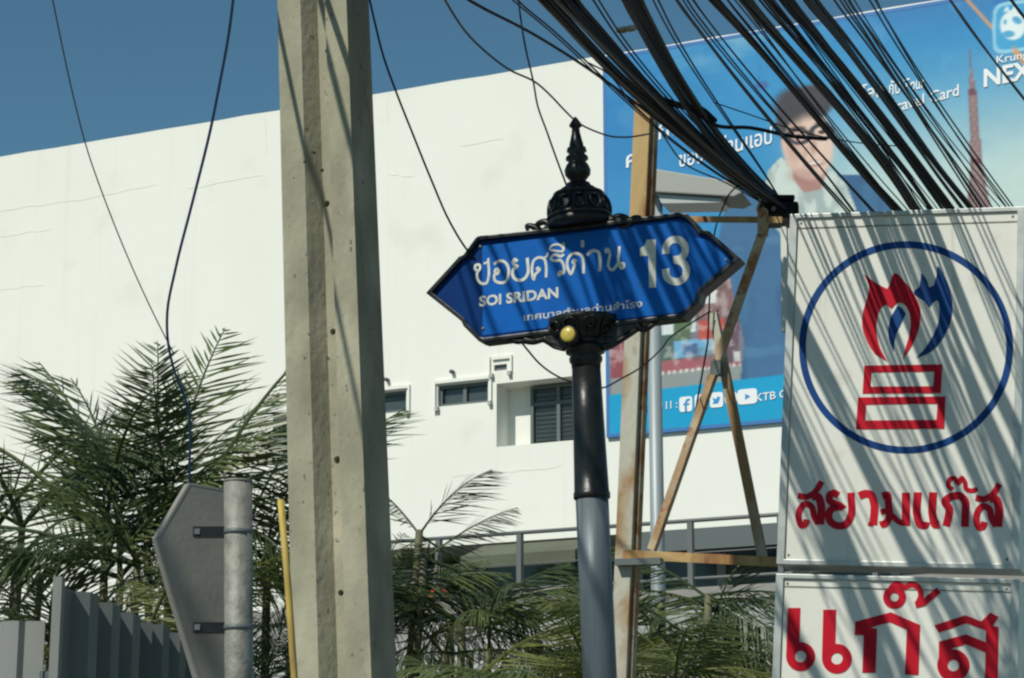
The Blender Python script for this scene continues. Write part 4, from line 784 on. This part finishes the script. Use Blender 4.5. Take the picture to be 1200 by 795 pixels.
CL = [  # course in the photo, number of cables, radius mm, jitter px, label, group, converge
 ([(557, 2), (600, 29), (650, 56), (692, 80), (745, 118), (800, 165), (860, 212), (JX, JY)], 2, 6, 2, 'black cable forming the lower edge of the left bundle', 'lower edge cables of the left bundle'),
 ([(604, 0), (640, 30), (672, 62), (706, 92), (770, 148), (820, 190), (880, 232), (JX, JY)], 2, 3.5, 4, 'thin slack cable under the left bundle', 'thin slack cables under the left bundle'),
 ([(640, 0), (664, 26), (690, 56), (716, 82), (750, 112), (800, 158), (856, 206), (JX, JY)], 9, 6.5, 8, 'black cable in the thick left bundle that narrows to the clamp', 'cables of the thick left bundle'),
 ([(664, 0), (690, 28), (716, 56), (742, 86), (776, 120), (826, 168), (872, 212), (JX+4, JY)], 13, 7, 11, 'black cable in the thick left bundle that narrows to the clamp', 'cables of the thick left bundle'),
 ([(700, 0), (722, 34), (745, 66), (770, 100), (806, 140), (848, 180), (884, 216), (JX+4, JY)], 2, 4, 5, 'thin black cable between the two left bundles', 'thin cables between the two left bundles'),
 ([(742, 0), (760, 34), (780, 72), (802, 108), (830, 150), (862, 188), (892, 222), (JX+6, JY)], 11, 7, 11, 'black cable in the second bundle sweeping down to the clamp', 'cables of the second bundle'),
 ([(770, 0), (790, 40), (812, 80), (842, 122), (872, 168), (900, 214), (JX+8, JY)], 2, 3.5, 6, 'black cable in the second bundle sweeping down to the clamp', 'cables of the second bundle'),
 ([(793, 0), (815, 34), (842, 68), (873, 104), (908, 148), (946, 196), (993, 246)], 3, 5, 3, 'black cable crossing the bespectacled face on the banner', 'cables crossing the face on the banner'),
 ([(800, 0), (850, 56), (880, 108), (916, 150), (948, 166), (970, 205), (1000, 246)], 2, 3.5, 5, 'black cable crossing the bespectacled face on the banner', 'cables crossing the face on the banner'),
 ([(838, 0), (862, 30), (890, 58), (917, 86), (948, 128), (984, 170), (1020, 212), (1051, 246)], 7, 7, 5, 'black cable in the bundle crossing the hair on the banner', 'cables of the third bundle'),
 ([(874, 0), (902, 32), (932, 66), (962, 103), (998, 142), (1032, 186), (1073, 246)], 8, 7, 6, 'black cable in the dense middle bundle above the white sign', 'cables of the dense middle bundle'),
 ([(896, 0), (930, 40), (966, 84), (1002, 126), (1040, 176), (1090, 246)], 5, 5, 9, 'black cable in the dense middle bundle above the white sign', 'cables of the dense middle bundle'),
 ([(922, 0), (952, 36), (986, 78), (1022, 124), (1060, 176), (1112, 246)], 6, 6.5, 7, 'black cable in the dense middle bundle above the white sign', 'cables of the dense middle bundle'),
 ([(950, 0), (984, 40), (1014, 84), (1048, 128), (1086, 182), (1134, 246)], 6, 6.5, 7, 'black cable in the right-hand bundle above the white sign', 'cables of the right-hand bundle'),
 ([(985, 0), (1014, 40), (1046, 86), (1080, 136), (1116, 186), (1156, 246)], 5, 4.5, 11, 'thin black cable fanning out right of the bundles', 'thin cables fanning out right of the bundles'),
 ([(1022, 0), (1046, 40), (1074, 86), (1100, 126), (1140, 182), (1186, 246)], 3, 4, 5, 'thin black cable fanning out right of the bundles', 'thin cables fanning out right of the bundles'),
 ([(1113, -4), (1140, 36), (1170, 78), (1204, 122)], 2, 5, 3, 'black cable crossing the bold letters at the far right', 'cables crossing the bold letters at the far right'),
 ([(1182, -4), (1205, 26), (1225, 50)], 1, 6, 1, 'black cable clipping the top right corner over the app icon', None),
 ([(820, 0), (870, 66), (930, 140), (985, 200), (1024, 246)], 3, 3.2, 10, 'thin black cable between the larger bundles', 'thin cables between the larger bundles'),
 ([(860, 0), (915, 70), (970, 140), (1058, 246)], 4, 3.2, 14, 'thin black cable between the larger bundles', 'thin cables between the larger bundles'),
 ([(905, 0), (965, 75), (1020, 145), (1100, 246)], 5, 3.2, 14, 'thin black cable between the larger bundles', 'thin cables between the larger bundles'),
 ([(1000, 0), (1060, 96), (1110, 168), (1172, 246)], 2, 3.0, 10, 'thin black cable fanning out right of the bundles', 'thin cables fanning out right of the bundles'),
]
for pts, n_, rad, jit, lab, grp in CL:
    if n_ >= 5 and rad >= 6: n_, rad, jit = int(n_*1.05)+2, rad*1.15, jit*1.15
    for i in range(n_):
        j0 = random.uniform(-jit, jit); j1 = random.uniform(-jit, jit)*(.8 if abs(pts[-1][0]-JX) < 12 else 1); k = random.uniform(.975, 1.045); m = len(pts); wob = [random.uniform(-.6, .6) for _ in pts]
        cable([(x+j0+(j1-j0)*a/(m-1)+wob[a], y) for a, (x, y) in enumerate(pts)], rad*random.uniform(.85, 1.15)/1000, k, lab, grp)
# service cables from the leaning pole toward the houses behind the viewpoint
for i in range(10):
    s0 = ppl.P(-.24+.055*i, 5.1+.4*(i % 3)+.07, .06); e = Vector((-6.5+.5*i, -3.5-.3*i, s0.z+1.0)); P_ = [s0.lerp(e, t)-Vector((0, 0, .5*math.sin(math.pi*t))) for t in (0, .2, .4, .6, .8, 1)]
    q = MB(); q.tube(smooth_path(P_, 4), .009+.004*(i % 2), 7); tag(q.build('cable', M['cable'], None, loc=s0), 'black service cable leaving the bracket high on the leaning concrete pole', 'cable', 'service cables from the leaning pole')
# cross ties between bundles
wire([(762, 108), (786, 122), (812, 130), (836, 146), (880, 150), (930, 160), (968, 163)], 9.2, 9.9, .009, M['cable'], 'black cable crossing sideways from the left bundle to the face on the banner', name='cable', cat='cable')
wire([(775, 116), (800, 124), (822, 128), (838, 142)], 9.2, 9.5, .013, M['cable'], 'short thick black cable tying the two left bundles together', name='cable', cat='cable')
wire([(836, 120), (880, 135), (930, 152), (1010, 168), (1060, 172)], 9.2, 9.9, .0028, M['cable'], 'very thin wire crossing behind the bundles over the face', name='wire', cat='wire')
wire([(690, 74), (712, 86), (738, 118), (772, 152), (800, 190), (850, 214), (900, 242)], 8.6, 10.4, .0035, M['cable'], 'thin frayed wire hanging just under the left bundle', name='wire', cat='wire')
# cable clamp where the left bundles meet the frame
cl = at(912, 250, 10.55); ct = thing('cable_clamp', cl, 'black bulky cable clamp at the end of the rusty top beam', 'clamp')
X_, Yv, Z_ = Vector((1, 0, 0)), Vector((0, 1, 0)), Vector((0, 0, 1))
q = MB(); q.box(cl, X_, Yv, Z_, -.085, .09, -.12, .10, -.055, .03); q.build('clamp_body', M['cable'], ct, bevel=.02)
q = MB(); q.box(cl, X_, Yv, Z_, -.10, .07, -.124, .09, .032, .06); q.build('clamp_strap', M['cable'], ct, bevel=.01)
q = MB(); q.lathe(cl+Vector((-.04, -.135, -.02)), Vector((0, -1, 0)), [(0, .012), (.02, .012)], 8); q.build('bolt', M['galvr'], ct)
# pale insulator seen through the left cables
ip = at(734, 34, 9.4); it = thing('insulator', ip, 'small pale cable joint high among the black cables at left', 'insulator')
q = MB(); q.lathe(ip-Vector((.045, 0, .01)), Vector((1, .1, .22)), [(0, .006), (.01, .014), (.04, .016), (.05, .011), (.06, .016), (.085, .014), (.10, .006)], 12); q.build('housing', M['rust'], it)
print('objects', len(bpy.data.objects))
